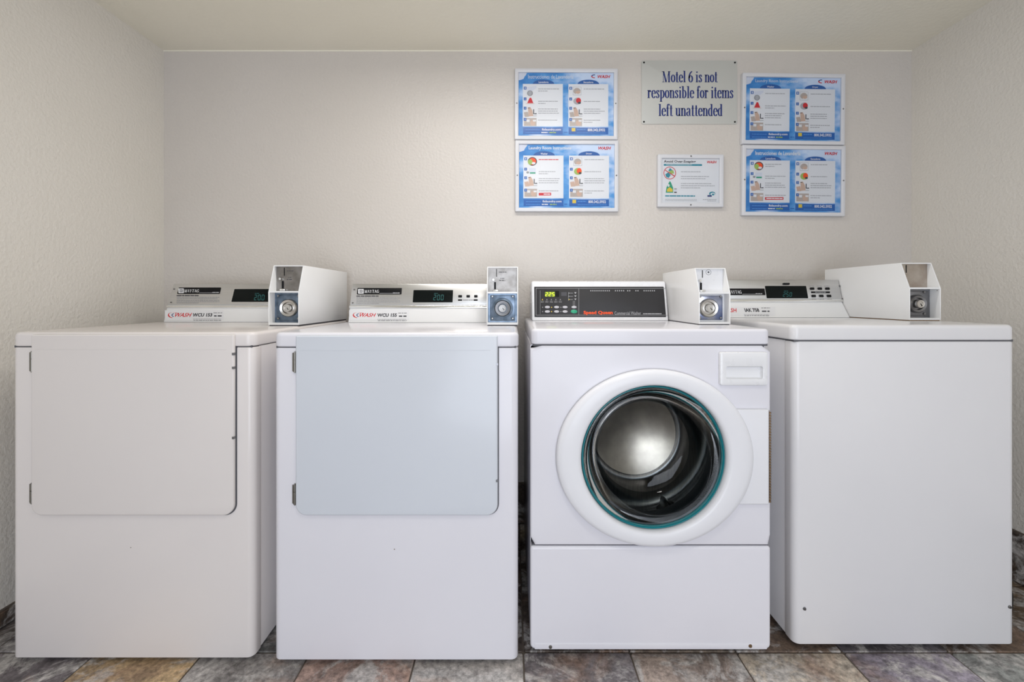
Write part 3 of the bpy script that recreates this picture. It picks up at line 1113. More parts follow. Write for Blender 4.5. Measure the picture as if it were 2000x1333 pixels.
def dryer(x0, x1, yf, zb, zt, yb, label, door_px, crease_y, mdoor, con_geo, box_geo, px, mbody):
    root = thing('clothes_dryer', ((x0 + x1) / 2, (yf + yb) / 2, 0), label, 'dryer')
    zl = zt - .040            # underside of the top panel
    # front panel wrapping 4 cm round the corners, then the cabinet behind it
    b = bmesh.new()
    slab(b, rr(x0, x1, yf, yf + .038, (.020, .020, .0005, .0005), 6), zb, zl - .003, .003, .003, XY)
    make('front_panel', b, mbody, root)
    b = bmesh.new()
    slab(b, rr(x0 + .0008, x1 - .0008, yf + .0395, yb, .003, 2), zb + .004, zl - .002, .001, .001, XY, seg=1)
    make('cabinet', b, mbody, root)
    b = bmesh.new()
    slab(b, rr(x0 - .0015, x1 + .0015, yf - .002, yb + .002, (.026, .026, .008, .008), 6), zl, zt, .004, .011, XY, seg=4)
    make('top_panel', b, mbody, root)
    b = bmesh.new(); box(b, x0 + .006, x1 - .006, yf + .004, yb - .004, zl - .004, zl + .002)
    make('top_gasket', b, M_SEAM, root)
    # door: lies proud of the front, runs up over the edge of the top panel
    fr = Frame((0, yf - .012, 0))
    (dx0, dz1), (dx1, dz0) = fr.at(door_px[0], door_px[2]), fr.at(door_px[1], door_px[3])
    dz1 += CAM_Z - CAM_Z
    b = bmesh.new()
    slab(b, rr(dx0, dx1, dz0, dz1, (.030, .030, .003, .003), 7), yf - .003, yf - .012, 0, .004, XZ, seg=3)
    dr = make('door', b, mdoor, root, label='flat swing door')
    cz = fr.at(1000, crease_y)[1]
    b = bmesh.new()
    slab(b, rr(dx0 + .012, dx1 - .02, cz - .0011, cz + .0011, .001, 2), yf - .012, yf - .0126, 0, .0005, XZ, seg=2)
    make('door_crease', b, mdoor, dr)
    b = bmesh.new()
    slab(b, rr(dx0 - .0026, dx1 + .0032, dz0 - .0030, zl - .002, (.032, .032, .001, .001), 7), yf + .002, yf - .0022, 0, 0, XZ)
    make('door_gap_shade', b, M_SEAM, root)  # dark sheet standing in for the shadow line around the door
    for py in px['hinges']:
        zc = fr.at(1000, py)[1]
        b = bmesh.new()
        lathe(b, [(.0045, -.028), (.0045, .006)], (dx0 - .005, yf - .004, zc), 'z', 12)
        lathe(b, [(.0045, .008), (.0045, .026)], (dx0 - .005, yf - .004, zc), 'z', 12)
        lathe(b, [(.0025, -.031), (.0025, .029)], (dx0 - .005, yf - .004, zc), 'z', 8)
        box(b, dx0 - .013, dx0 - .005, yf - .0035, yf - .0005, zc - .027, zc + .025)
        make('hinge', b, M_HINGE, root)
    for (sx_, sy_) in px['chips']:
        a, c = fr.at(sx_, sy_)
        b = bmesh.new(); box(b, a - .003, a + .003, yf - .0124, yf - .006, c - .0035, c + .0035)
        make('door_catch', b, M_DARKMETAL, dr)
    feet(root, x0, x1, yf, yb, zb)
    con, on, face, low = console(root, *con_geo)
    coin_box(root, *box_geo)
    nameplate(con, on, face, *px['name'])
    nx0, nx1, ny0, ny1 = px['name']
    small_print(con, face, nx0 - 1, nx1 - 1, [(ny1 + 3.2, 2.2, .5, M_PRINTDARK), (ny1 + 6.6, 1.7, .97, M_PRINTGREY), (ny1 + 9.2, 1.4, .93, M_PRINTGREY),
                                              (ny1 + 12.6, 1.6, .97, M_PRINTGREY), (ny1 + 15.2, 1.3, .97, M_PRINTGREY), (ny1 + 17.6, 1.3, .5, M_PRINTGREY)])
    display(con, on, face, *px['disp'])
    for q in px['buttons']:
        plate_px(on, face, *q, 'button', M_BLACK, .006)
    if px.get('bar'):
        bx0, bx1, by0, by1 = px['bar']
        d = Decal(face)
        d.conv = lambda a, b_: face.at(a, b_)
        d.rect(bx0, bx0 + 8, by0, by1, M_BLACK, 1)
        d.rect(bx1 - 8, bx1, by0, by1, M_BLACK, 1)
        d.dashes(bx0 + 9, bx1 - 9, (by0 + by1) / 2, 2.0, M_PRINTGREY, 1, .1)
        d.build('button_legend', con)
    for q in px['screws']:
        face_screw(con, face, *q)
    wash_sticker(low, con, *px['sticker'])
    return root


# ---- dryer beside the left wall
dryer(-1.414, -.7295, 1.300, .0141, .9345, 2.03,
      'warm-toned white dryer standing beside the left wall', (60, 456, 654, 1008), 683, M_WARM,
      (-1.392, -.845, (1.84, .9345), (1.856, .987), (1.898, 1.089), 2.03),
      (-.8360, -.7300, 1.580, .9385, .207, .46, 0),
      dict(hinges=(707, 966), chips=((455, 692), (455, 719), (455, 856)),
           name=(346, 432, 562, 574.5), disp=(452, 531, 565, 590, '200', 496, 518, 576, 587),
           buttons=[(542, 549, 577, 581), (557, 564, 577, 581), (571, 578, 577, 581)], bar=None, screws=((340, 565), (334, 591)),
           sticker=((322, 437, 606.5, 626), 'WCU 153', (377, 414, 612, 619), (343, 374, 611.5, 619.5), 0, (337, 616))), M_WHITE_W)
# ---- dryer with the bluish door
dryer(-.6685, .0172, 1.291, .0156, .934, 2.02,
      'white dryer with a cool bluish door, beside the front-load washer', (577, 972, 656, 1008), 684.5, M_BLUISH,
      (-.6475, -.0945, (1.82, .934), (1.836, .987), (1.871, 1.088), 2.02),
      (-.0880, .0215, 1.600, .938, .204, .42, 1),
      dict(hinges=(708, 968), chips=((970.5, 712), (970.5, 940)),
           name=(697, 785, 563, 575.5), disp=(806, 885, 567, 591, '200', 846, 868, 576, 587),
           buttons=[(895, 902.5, 577, 581.5), (911, 918, 577, 581.5), (926, 933, 577, 581.5)], bar=(894.5, 933, 585, 588), screws=((692, 566), (689, 592)),
           sticker=((682, 799, 606, 625.5), 'WCU 155', (737, 775, 612.5, 619.5), (703, 734, 612, 619.5), 0, (698, 616))), M_WHITE)


# ---- front-load washer
def front_washer():
    x0, x1, yf, zb, yb = .052, .7355, 1.308, .0315, 2.02
    zt = .943
    root = thing('front_load_washer', ((x0 + x1) / 2, (yf + yb) / 2, 0),
                 'white front-load washer with a round glass porthole door', 'washing machine')
    fr = Frame((0, yf, 0))
    seam1, seam2 = fr.at(1000, 675)[1], fr.at(1000, 1067.5)[1]
    # cabinet: open-fronted shell
    b = bmesh.new()
    t = .002
    y0 = yf + .031
    ring_o = rr(x0 + .001, x1 - .001, zb + .003, seam1 - .001, .004, 2)(0)
    ring_i = rr(x0 + .001 + t, x1 - .001 - t, zb + .003 + t, seam1 - .001 - t, .004, 2)(0)
    A = [b.verts.new((u, y0, v)) for u, v in ring_o]
    B = [b.verts.new((u, yb, v)) for u, v in ring_o]
    C = [b.verts.new((u, y0, v)) for u, v in ring_i]
    D = [b.verts.new((u, yb - t, v)) for u, v in ring_i]
    ringfaces(b, A, B); b.faces.new(B); ringfaces(b, C, D); b.faces.new(D); ringfaces(b, A, C)
    make('cabinet', b, M_WHITE, root)
    # lid
    b = bmesh.new()
    slab(b, rr(x0 + .003, x1 - .002, yf - .002, yb, (.018, .018, .006, .006), 5), seam1 + .003, zt, .004, .009, XY, seg=4)
    make('top_panel', b, M_WHITE, root)
    b = bmesh.new(); box(b, x0 + .008, x1 - .008, yf + .004, yb - .01, seam1 - .002, seam1 + .004)
    make('top_gasket', b, M_SEAM, root)
    # lower panel
    b = bmesh.new()
    slab(b, rr(x0, x1, zb, seam2 - .0015, (.014, .014, .008, .008), 5), yf + .03, yf, 0, .008, XZ, seg=4)
    lp = make('lower_panel', b, M_WHITE, root)
    b = bmesh.new()
    slab(b, rr(x0 + .012, x1 - .012, zb + .002, fr.at(1000, 1257)[1], .002, 2), yf + .002, yf - .0012, 0, .001, XZ, seg=2)
    make('hem', b, M_WHITE, lp)
    b = bmesh.new(); box(b, x0 + .004, x1 - .004, yf + .008, yf + .03, seam2 - .003, seam2 + .003)
    make('panel_gasket', b, M_SEAM, root)
    for px_, py_, mm in ((1075, 1264, M_HINGE), (1465, 1262, M_BRASS)):
        a, c = fr.at(px_, py_)
        bolt('screw', lp, (a, yf, c), .0052, mm, .004)
    # front panel with the porthole opening
    cx, cz = fr.at(1273.5, 891)
    R = .196
    N = 96
    z0, z1 = seam2 + .0015, seam1
    b = bmesh.new()

    def outline(inset, k):
        a = 2 * PI * k / N
        dx, dz = math.cos(a), math.sin(a)
        tx = ((x1 - inset - cx) if dx > 0 else (x0 + inset - cx)) / dx if abs(dx) > 1e-9 else 1e9
        tz = ((z1 - inset - cz) if dz > 0 else (z0 + inset - cz)) / dz if abs(dz) > 1e-9 else 1e9
        s_ = min(tx, tz)
        return cx + dx * s_, cz + dz * s_
    er = .008
    rings = [[b.verts.new((cx + R * math.cos(2 * PI * k / N), yf + .012, cz + R * math.sin(2 * PI * k / N))) for k in range(N)],
             [b.verts.new((cx + R * math.cos(2 * PI * k / N), yf, cz + R * math.sin(2 * PI * k / N))) for k in range(N)]]
    for q in range(5):
        a = q / 4 * PI / 2
        rings.append([b.verts.new((*(lambda p: (p[0], yf + er * (1 - math.cos(a)), p[1]))(outline(er * (1 - math.sin(a)), k)),)) for k in range(N)])
    rings.append([b.verts.new((*(lambda p: (p[0], yf + .030, p[1]))(outline(0, k)),)) for k in range(N)])
    for p, q in zip(rings, rings[1:]):
        ringfaces(b, p, q)
    make('front_panel', b, M_WHITE, root)
    # door ring: oval outside, round inside, domed
    rx, rz = .276, .2475
    Ri = .2035
    prof = [(0, .002), (0, .014), (.02, .020), (.07, .0245), (.25, .028), (.55, .030), (.82, .0295), (.93, .027), (.985, .021), (1.0, .012), (1.02, .0), (1.02, -.004)]
    b = bmesh.new()
    n = 96
    ox = .003
    rings = []
    for tt, hh in prof:
        ring = []
        for k in range(n):
            a = 2 * PI * k / n
            eo = (cx + ox + rx * math.cos(a), cz + rz * math.sin(a))
            ei = (cx + Ri * math.cos(a), cz + Ri * math.sin(a))
            ring.append(b.verts.new((eo[0] + (ei[0] - eo[0]) * tt, yf - hh, eo[1] + (ei[1] - eo[1]) * tt)))
        rings.append(ring)
    for p, q in zip(rings, rings[1:]):
        ringfaces(b, p, q)
    door = make('door', b, M_RING, root, angle=60, label='round white porthole door')
    # teal edge of the door glass
    b = bmesh.new()
    m_ = 10
    lathe(b, [(.199 + .0042 * math.cos(2 * PI * k / m_), -.004 + .009 * math.sin(2 * PI * k / m_)) for k in range(m_ + 1)], (cx, yf, cz), 'y', 80, cap=False)
    make('glass_rim', b, M_TEAL, door, label='teal rim of the door glass')
    # bowl-shaped door glass, bulging into the drum
    b = bmesh.new()
    lathe(b, [(.1965, -.006), (.191, .012), (.180, .036), (.167, .058), (.153, .076), (.139, .088)], (cx, yf, cz), 'y', 72, cap=False)
    lathe(b, [(.139, .088), (.127, .0945), (.113, .098), (.08, .1005), (.04, .102), (0, .1023)], (cx, yf, cz), 'y', 72, cap=False, mi=1)
    bmesh.ops.remove_doubles(b, verts=b.verts[:], dist=.00005)
    make('door_glass', b, [M_GLASS_DARKENED, M_DOORGLASS], door, angle=80, label='clear bowl-shaped glass')
    # hinge side cover and piano hinge
    fr2 = Frame((0, yf - .010, 0))
    (hx0, hz1), (hx1, hz0) = fr2.at(1425, 800), fr2.at(1502, 986)
    b = bmesh.new()
    slab(b, rr(hx0, hx1, hz0, hz1, (.003, .004, .004, .003), 3), yf + .0005, yf - .012, 0, .004, XZ, seg=3)
    make('hinge_cover', b, M_RING, root)
    b = bmesh.new()
    box(b, hx1 - .001, hx1 + .0035, yf - .006, yf + .002, hz0 + .003, hz1 - .004)
    k = hz0 + .005
    while k < hz1 - .008:
        lathe(b, [(.0032, 0), (.0032, .0055)], (hx1 + .004, yf - .007, k), 'z', 8)
        k += .0078
    make('piano_hinge', b, M_BRASS, root)
    # dispenser grip plate at the top right
    fr3 = Frame((0, yf - .008, 0))
    (gx0, gz1), (gx1, gz0) = fr3.at(1405.5, 688), fr3.at(1499, 753)
    (ix0, iz1), (ix1, iz0) = fr3.at(1417, 716), fr3.at(1489, 740)

    def grip(u0, u1, v0, v1, rad, bow, inset, seg=4):
        pts = rr(u0, u1, v0, v1, rad, seg)(inset)
        out = []
        for u, v in pts:
            f = 1 - ((u - (u0 + u1) / 2) / ((u1 - u0) / 2)) ** 2
            low_ = (v - (v0 + v1) / 2) < 0
            out.append((u, v - bow[0] * f if low_ else v + bow[1] * f))
        return out
    b = bmesh.new()
    rings = []
    for ins, hh in ((0, 0), (0, .008), (.0015, .0115), (.004, .0125)):
        rings.append([b.verts.new((u, yf - hh, v)) for u, v in grip(gx0, gx1, gz0, gz1, .006, (.003, 0), ins)])
    for ins, hh in ((-.002, .0125), (0, .0118), (.0012, .004), (.004, .0012)):
        rings.append([b.verts.new((u, yf - hh, v)) for u, v in grip(ix0, ix1, iz0, iz1, .005, (.002, .002), ins)])
    for p, q in zip(rings, rings[1:]):
        ringfaces(b, p, q)
    b.faces.new(rings[-1])
    make('dispenser_grip', b, M_PLAST, root)
    # tub seal, drum, baffles
    b = bmesh.new()
    lathe(b, [(.197, .010), (.205, .022), (.198, .034), (.208, .046), (.200, .062), (.196, .085), (.215, .098)], (cx, yf, cz), 'y', 64, cap=False)
    make('door_seal', b, M_RUBBER, root)
    dx, dz, dy = cx + .035, cz - .030, .335      # drum axis and depth of its back
    b = bmesh.new()
    lathe(b, [(.205, .104), (.212, .100), (.225, .101), (.245, .106), (.258, .118), (.264, .130), (.264, dy - .035), (.258, dy - .018), (.235, dy - .008),
              (.190, dy - .010), (.176, dy - .016), (.164, dy - .022), (.153, dy - .020), (.146, dy - .014)], (dx, yf, dz), 'y', 80, cap=False)
    drum = make('drum', b, M_DRUM, root, angle=50, label='stainless steel drum')
    b = bmesh.new()
    lathe(b, [(.146 * q / 9, dy - .014 + 1.4 * (.146 ** 2 - (.146 * q / 9) ** 2)) for q in range(9, -1, -1)], (dx, yf, dz), 'y', 80, cap=False)
    make('drum_back', b, M_DRUM_LIGHTENED, drum, angle=70, label='dished back of the drum, brightened in colour')  # colour and curve chosen to imitate a bright reflection
    # rows of drain holes low in the drum
    b = bmesh.new()
    for r_ in range(9):
        for c_ in range(34):
            a = -PI / 2 + (c_ - 16.5 + .5 * (r_ % 2)) * .040
            yy = yf + .150 + r_ * .0155
            rad = .2632
            ex, ez = -math.sin(a), math.cos(a)
            pts = []
            for q in range(6):
                u = .0028 * math.cos(q * PI / 3)
                v = .0028 * math.sin(q * PI / 3)
                pts.append(b.verts.new((dx + rad * math.cos(a) + ex * u, yy + v, dz + rad * math.sin(a) + ez * u)))
            b.faces.new(pts)
    make('drain_holes', b, M_BLACK, drum, angle=0, kind='stuff')
    for k in range(3):
        a0 = math.radians((50, 172, 292)[k])
        b = bmesh.new()
        rings = []
        for yy, hh, ww in ((.135, .010, .10), (.16, .045, .13), (.22, .056, .15), (.28, .045, .13), (.31, .010, .10)):
            ring = []
            for q in range(9):
                f = -1 + q / 4
                rad = .2635 - hh * math.exp(-(f * 1.7) ** 2)
                ring.append(b.verts.new((dx + rad * math.cos(a0 + f * ww), yf + yy, dz + rad * math.sin(a0 + f * ww))))
            rings.append(ring)
        for p, q in zip(rings, rings[1:]):
            for i in range(8):
                b.faces.new((p[i], p[i + 1], q[i + 1], q[i]))
        make('baffle', b, M_DRUM, drum, angle=60)
    feet(root, x0, x1, yf, yb, zb)
    # console
    xl, xr_ = .0770, .6060
    p0, p2, ycb = (1.780, zt), (1.815, 1.0985), 2.02
    b = bmesh.new()
    slab(b, polyfn([p0, (ycb, p0[1]), (ycb, p2[1] - .004), (p2[0] + .014, p2[1]), (p2[0] + .003, p2[1] - .004), (p2[0], p2[1] - .014)]), xl, xr_, .007, .007, YZ, seg=4)
    con = make('console', b, M_PLAST, root)
    b = bmesh.new(); box(b, xl + .002, xr_ - .002, p0[0] - .002, p0[0] + .02, zt - .001, zt + .0012)
    make('console_gasket', b, M_SEAM, con)
    up = Vector((0, p2[0] - p0[0], p2[1] - .014 - p0[1]))
    pf = Frame((0, p0[0], p0[1]), (1, 0, 0), up)
    (a0, b0), (a1, b1) = pf.at(1044, 619.5), pf.at(1304.5, 560.5)
    a1 = min(a1, xr_ - .010)
    b = bmesh.new()
    slab(b, rr(a0, a1, b0, b1, .002, 2), -.002, .0022, 0, .0008, lambda u, v, w: tuple(pf.pt(u, v, w)), seg=2)
    make('control_panel', b, M_DKGREY, con, label='charcoal control panel')
    d = Decal(Frame(pf.pt(0, 0, .0022), pf.u, pf.v))
    cv = d.fr.at
    d.conv = lambda a, b_: cv(a, b_)
    for (q0, q1, q2, q3) in ((1047, 1302, 563.2, 564), (1047, 1305, 615.6, 616.4), (1046.6, 1047.4, 563.2, 616.4), (1130, 1130.7, 564, 616), (1054.8, 1055.3, 568, 614)):
        d.rect(q0, q1, q2, q3, M_PRINTGREY, 1)
    d.poly([(1300.5, 563.2), (1301.4, 563.2), (1305, 616.4), (1304.1, 616.4)], M_PRINTGREY, 1)
    d.text('Speed Queen', 1139.5, 1197, 607.6, 616.0, M_ORANGE, 3, 0, .045)
    d.text('Commercial Washer', 1200, 1252, 608.8, 615.2, M_GREYINK, 3, 0, 0)
    d.dashes(1256, 1292, 613.3, 1.7, M_GREYINK, 3, .1)
    x = 1153
    while x < 1281:
        if not (1190 < x < 1198 or 1218 < x < 1225 or 1232 < x < 1239 or 1248 < x < 1256):
            d.rect(x, x + 1.9, 567.2, 569.4, M_GREYINK, 2)
        x += 4.0
    # segment display and small marks
    d.rect(1063, 1092, 568.5, 580.5, M_BLACK, 1)
    d.rect(1064, 1084, 570, 580, M_LEDBACK, 2)
    d.seg7('225', 1064.8, 1084.5, 571.5, 579, M_LED, 3)
    d.rect(1096, 1107, 571, 578.5, M_PRINTDARK, 1)
    for k in range(5):
        x = 1059.5 + 8.7 * k
        d.poly([(x - 1.3, 586.6), (x + 1.3, 586.6), (x, 584)], M_YELLOW if k == 0 else M_PRINTGREY, 2)
        d.dashes(x - 3, x + 3, 588.6, .8, M_PRINTGREY, 2)
        d.dashes(x - 3, x + 3, 591, .8, M_PRINTGREY, 2)
    for k in range(3):
        y = 573 + 6.2 * k
        d.disk(1111.5, y, 1.1, 1.1, M_YELLOW if k == 2 else M_PRINTGREY, 2, 8)
        d.rect(1113, 1119, y - .4, y + .4, M_PRINTGREY, 2)
        d.poly([(1121.5, y - 1.8), (1126, y - 1.8), (1123.8, y + 1.4)], M_GREYINK, 2)
    d.rect(1110, 1110.6, 571, 588, M_PRINTGREY, 2)
    for xx in (1119.3, 1121.8):
        d.rect(xx, xx + .7, 588, 599, M_PRINTGREY, 2)
    for row, y in enumerate((600.6, 609)):
        for k, x in enumerate((1059.8, 1077.3, 1095.5)):
            d.disk(x, y, 1.1, 1.1, M_YELLOW if k == 1 else M_PRINTGREY, 2, 8)
    d.build('panel_lettering', con)
    # oval push buttons
    for row, y in enumerate((600.6, 609.2)):
        for k, x in enumerate((1069, 1087, 1103.5, 1121)):
            big = row == 1 and k == 3
            a, c = pf.at(x, y)
            ra, rb = (.0128, .0075) if big else (.0100, .0050)
            b = bmesh.new()
            rings = []
            for f, hh in ((1, .001), (1, .0035), (.8, .0046)):
                rings.append([b.verts.new(pf.pt(a + ra * f * math.cos(2 * PI * q / 16), c + rb * f * math.sin(2 * PI * q / 16), hh)) for q in range(16)])
            for p, q in zip(rings, rings[1:]):
                ringfaces(b, p, q)
            b.faces.new(rings[-1])
            o = make('button', b, M_GREENBTN if big else M_PALEBTN, con)
            if big:
                o['label'] = 'large green start button'
    coin_box(root, .6085, .7115, 1.500, zt + .003, .185, .36, 2)


front_washer()


# ---- top-load washer on the right
def top_washer():
    x0, x1, yf, zb, yb, zt = .8165, 1.4610, 1.335, .0255, 2.03, .9535
    root = thing('top_load_washer', ((x0 + x1) / 2, (yf + yb) / 2, 0),
                 'plain-fronted white top-load washer nearest the right wall', 'washing machine')
    fr = Frame((0, yf, 0))
    seam = fr.at(1000, 666)[1]
    b = bmesh.new()
    slab(b, rr(x0, x1, yf, yf + .042, (.020, .020, .0005, .0005), 6), zb, seam - .002, .004, .004, XY, seg=3)
    fp = make('front_panel', b, M_WHITE_T, root)
    b = bmesh.new()
    slab(b, rr(x0 + .0008, x1 - .0008, yf + .0435, yb, .003, 2), zb + .004, seam - .002, .001, .001, XY, seg=1)
    make('cabinet', b, M_WHITE_T, root)
    b = bmesh.new()
    slab(b, rr(x0 - .006, x1 - .004, yf - .004, yb, (.020, .020, .008, .008), 6), seam + .002, zt, .004, .012, XY, seg=5)
    make('top_panel', b, M_WHITE_T, root)
    b = bmesh.new(); box(b, x0 + .002, x1 - .006, yf + .003, yb - .004, seam - .003, seam + .003)
    make('top_gasket', b, M_SEAM, root)
    for px_, py_ in ((1571, 1189.5), (1971.5, 1186)):
        a, c = fr.at(px_, py_)
        bolt('screw', fp, (a, yf, c), .0048, M_DARKMETAL, .004)
    feet(root, x0, x1, yf, yb, zb)
    con, on, face, low = console(root, .8235, 1.3390, (1.825, zt), (1.866, 1.011), (1.893, 1.1057), 2.03)
    coin_box(root, 1.3410, 1.4480, 1.555, zt + .003, .196, .42, 3)
    nameplate(con, on, face, 1406.5, 1493, 564, 577)
    display(con, on, face, 1497.5, 1574, 559, 583, '250', 1529, 1548, 571.5, 580)
    for y0, y1, off in ((562, 566.5, 0), (576.3, 581, 3)):
        for k in range(3):
            plate_px(on, face, 1582.5 + off + 15 * k, 1589.5 + off + 15 * k, y0, y1, 'button', M_BLACK, .006)
    d = Decal(face)
    d.conv = lambda a, b_: face.at(a, b_)
    d.rect(1584, 1621, 569.5, 573, M_BLACK, 1)
    d.dashes(1592, 1613, 571.3, 1.1, M_GREYINK, 2)
    for k in range(3):
        d.dashes(1580 + 15 * k, 1590 + 15 * k, 559.2, 1.0, M_PRINTGREY, 1)
        d.dashes(1586 + 15 * k, 1595 + 15 * k, 584.6, 1.0, M_PRINTGREY, 1)
    d.build('button_legend', con)
    plate_px(on, face, 1529, 1541, 553.5, 556.8, 'latch', M_BLACK, .008)
    for q in ((1640, 559), (1646.3, 584)):
        face_screw(con, face, *q)
    wash_sticker(low, con, (1406, 1514, 600, 617), 'IAK 758', (1453, 1484, 602.5, 610), (1410, 1441, 602.5, 610.5), 0, None)


top_washer()


# ================================================================== POSTERS
def poster_root(name, x0, x1, y0, y1, tilt, label, cat, group=None, depth=.018):
    """root at the middle of the frame's back, on the wall; children are built in its own space (x right, z up, -y outward)"""
    yf = YB - depth
    k = yf / F
    cx, cz = ((x0 + x1) / 2 - VX) * k, CAM_Z + (VY - (y0 + y1) / 2) * k
    w, h = (x1 - x0) * k, (y1 - y0) * k
    t = thing(name, (cx, YB, cz), label, cat, group, (0, math.radians(tilt), 0), local=True)
    return t, w, h


def frame_mesh(t, w, h, bar, depth):
    b = bmesh.new()
    rings = []
    for ins, yy in ((0, -.001), (0, -depth + .004), (.0015, -depth + .001), (.004, -depth), (bar - .004, -depth), (bar - .0012, -depth + .0015), (bar, -depth + .005), (bar, -.003)):
        rings.append([b.verts.new((u, yy, v)) for u, v in rr(-w / 2, w / 2, -h / 2, h / 2, .004, 3)(ins)])
    for p, q in zip(rings, rings[1:]):
        ringfaces(b, p, q)
    return make('frame', b, M_FRAME, t)


def glazing(t, w, h, bar, depth):
    b = bmesh.new()
    v = [b.verts.new((x, -depth + .0055, z)) for x, z in ((-w / 2 + bar, -h / 2 + bar), (w / 2 - bar, -h / 2 + bar), (w / 2 - bar, h / 2 - bar), (-w / 2 + bar, h / 2 - bar))]
    b.faces.new(v)
    make('glazing', b, M_GLAZE, t, angle=0, normals=False)


def instruction_poster(x0, x1, y0, y1, tilt, label, spanish, new):
    depth = .020
    t, w, h = poster_root('laundry_poster', x0, x1, y0, y1, tilt, label, 'poster', 'framed laundry instruction posters', depth)
    bar = .0185
    frame_mesh(t, w, h, bar, depth)
    iw, ih = w - 2 * bar, h - 2 * bar
    ysheet = -depth + .009
    b = bmesh.new(); box(b, -iw / 2 - .004, iw / 2 + .004, ysheet, ysheet + .002, -ih / 2 - .004, ih / 2 + .004)
    sheet = make('sheet', b, M_SKY, t, angle=0)
    # print, laid out in the proportions of the sheet (0..1545 across, 0..1015 down)
    d = Decal(Frame((0, ysheet, 0)), lambda a, b_: (-iw / 2 + a / 1545 * iw, ih / 2 - b_ / 1015 * ih))
    d.poly([(0, 0), (135, 0), (120, 30), (95, 60), (80, 95), (40, 110), (0, 120)], M_PAPER2, 1)      # cloud in the corner
    title = 'Instrucciones de Lavandería' if spanish else 'Laundry Room Instructions'
    d.text(title, 155, 155 + (735 if spanish else 690), 28, 92, M_PAPER, 3, 0, .022 if new else 0)
    d.text('WASH', 1285, 1492, 30, 82, M_RED, 3, .3, .03)
    if not new:
        for k in range(9):
            a0_, a1_ = math.radians(80 + 22 * k), math.radians(80 + 22 * (k + 1))
            d.poly([(1235 + 55 * math.cos(a0_), 52 - 30 * math.sin(a0_)), (1235 + 36 * math.cos(a0_), 52 - 17 * math.sin(a0_)),
                    (1235 + 36 * math.cos(a1_), 52 - 17 * math.sin(a1_)), (1235 + 55 * math.cos(a1_), 52 - 30 * math.sin(a1_))], M_NAVY if k < 4 else M_RED, 3)
    for cx, word in ((405, 'Lavadora' if spanish else 'Washer'), (1135, 'Secadora' if spanish else 'Dryer')):
        d.disk(cx, 176, 175, 70, M_BLUE2, 1, 18, 180, 360)
        hw = 80 if spanish else (58 if word == 'Washer' else 48)
        d.text(word, cx - hw, cx + hw, 132, 162, M_PAPER, 3, 0, .02)
    for cx0, cx1, off in ((68, 720, 0), (810, 1460, 742)):
        d.rect(cx0, cx1, 176, 862, M_PAPER, 1)
        steps = (205, 372, 510, 708) if new else (222, 395, 545, 725)
        for k, y in enumerate(steps):
            d.rect(84 + off, 128 + off, y, y + 46, M_BLUE, 3)
            d.text('1234'[k], 99 + off, 114 + off, y + 10, y + 36, M_PAPER, 4)
        # pictures of the four steps
        y = steps[0]
        if off == 0 and new:
            d.disk(215, y + 65, 75, 70, M_PRINTDARK, 2)
            d.disk(215, y + 65, 60, 56, M_ORANGE, 3)
            d.disk(180, y + 75, 38, 45, M_YG, 4)
            d.disk(235, y + 95, 30, 20, M_PAPER, 5)
        elif off == 0:
            d.poly([(130, y + 10), (290, y - 15), (290, y + 20), (225, y + 65), (150, y + 90)], M_PAPER2, 2)
            d.disk(185, y + 105, 48, 46, M_PRINTGREY, 3)
            d.disk(185, y + 105, 30, 36, M_YG if False else M_GREYINK, 4)
        else:
            d.rect(885, 1020, y, y + 135, M_GREYINK, 2)
            d.rect(890, 1015, y + 4, y + 130, M_PAPER, 3)
            d.disk(950, y + 70, 58, 52, M_TAN, 4, 16, 120, 360)
            d.disk(965, y + 88, 40, 26, M_SKIN, 5)
        y = steps[1]
        if off == 0 and new:
            d.rect(160, 270, y + 5, y + 95, M_PAPER2, 2)
            d.rect(175, 265, y + 72, y + 96, M_GREEN, 3)
            d.disk(140, y + 75, 22, 18, M_PRINTGREY, 3)
        elif off == 0:
            d.poly([(140, y + 92), (180, y + 5), (205, y + 5), (240, y + 92)], M_RED, 2)
            d.rect(120, 260, y + 98, y + 104, M_SKIN, 2)
        else:
            d.disk(955, y + 58, 64, 56, M_YG if new else M_GREYINK, 2)
            d.disk(975, y + 48, 40, 45, M_ORANGE if new else M_RED, 3)
            d.disk(990, y + 85, 24, 18, M_PRINTDARK, 4)
        y = steps[2]
        d.poly([(150 + off, y + 12), (190 + off, y + 5), (225 + off, y + 60), (240 + off, y + 150), (165 + off, y + 155)], M_SKIN, 2)
        d.poly([(85 + off, y + 90), (150 + off, y + 80), (170 + off, y + 160), (100 + off, y + 165)], M_SKIN if new else M_TAN, 2)
        d.rect(238 + off, 252 + off, y + 40, y + 120, M_PRINTDARK, 3)
        d.rect(255 + off, 295 + off, y + 105, y + 120, M_PRINTDARK, 3)
        d.rect(235 + off, 295 + off, y + 145, y + 152, M_PRINTGREY, 3)
        d.rect(150 + off, 185 + off, y + 15, y + 24, M_PRINTDARK, 4)
        y = steps[3]
        d.rect(88 + off, 292 + off, y + 2, y + 130, M_TAN, 2)
        d.rect(130 + off, 180 + off, y + 25, y + 65, M_PAPER, 3)
        d.disk(232 + off, y + 80, 42, 46, M_SKIN, 3)
        d.rect(235 + off, 285 + off, y + 30, y + 58, M_PAPER, 4)
        # captions, too small to read
        lines = {0: 1, 1: 1 if off else 2, 2: 3, 3: 1 if off == 0 else 2}
        if spanish and off == 0:
            lines[0] = 2
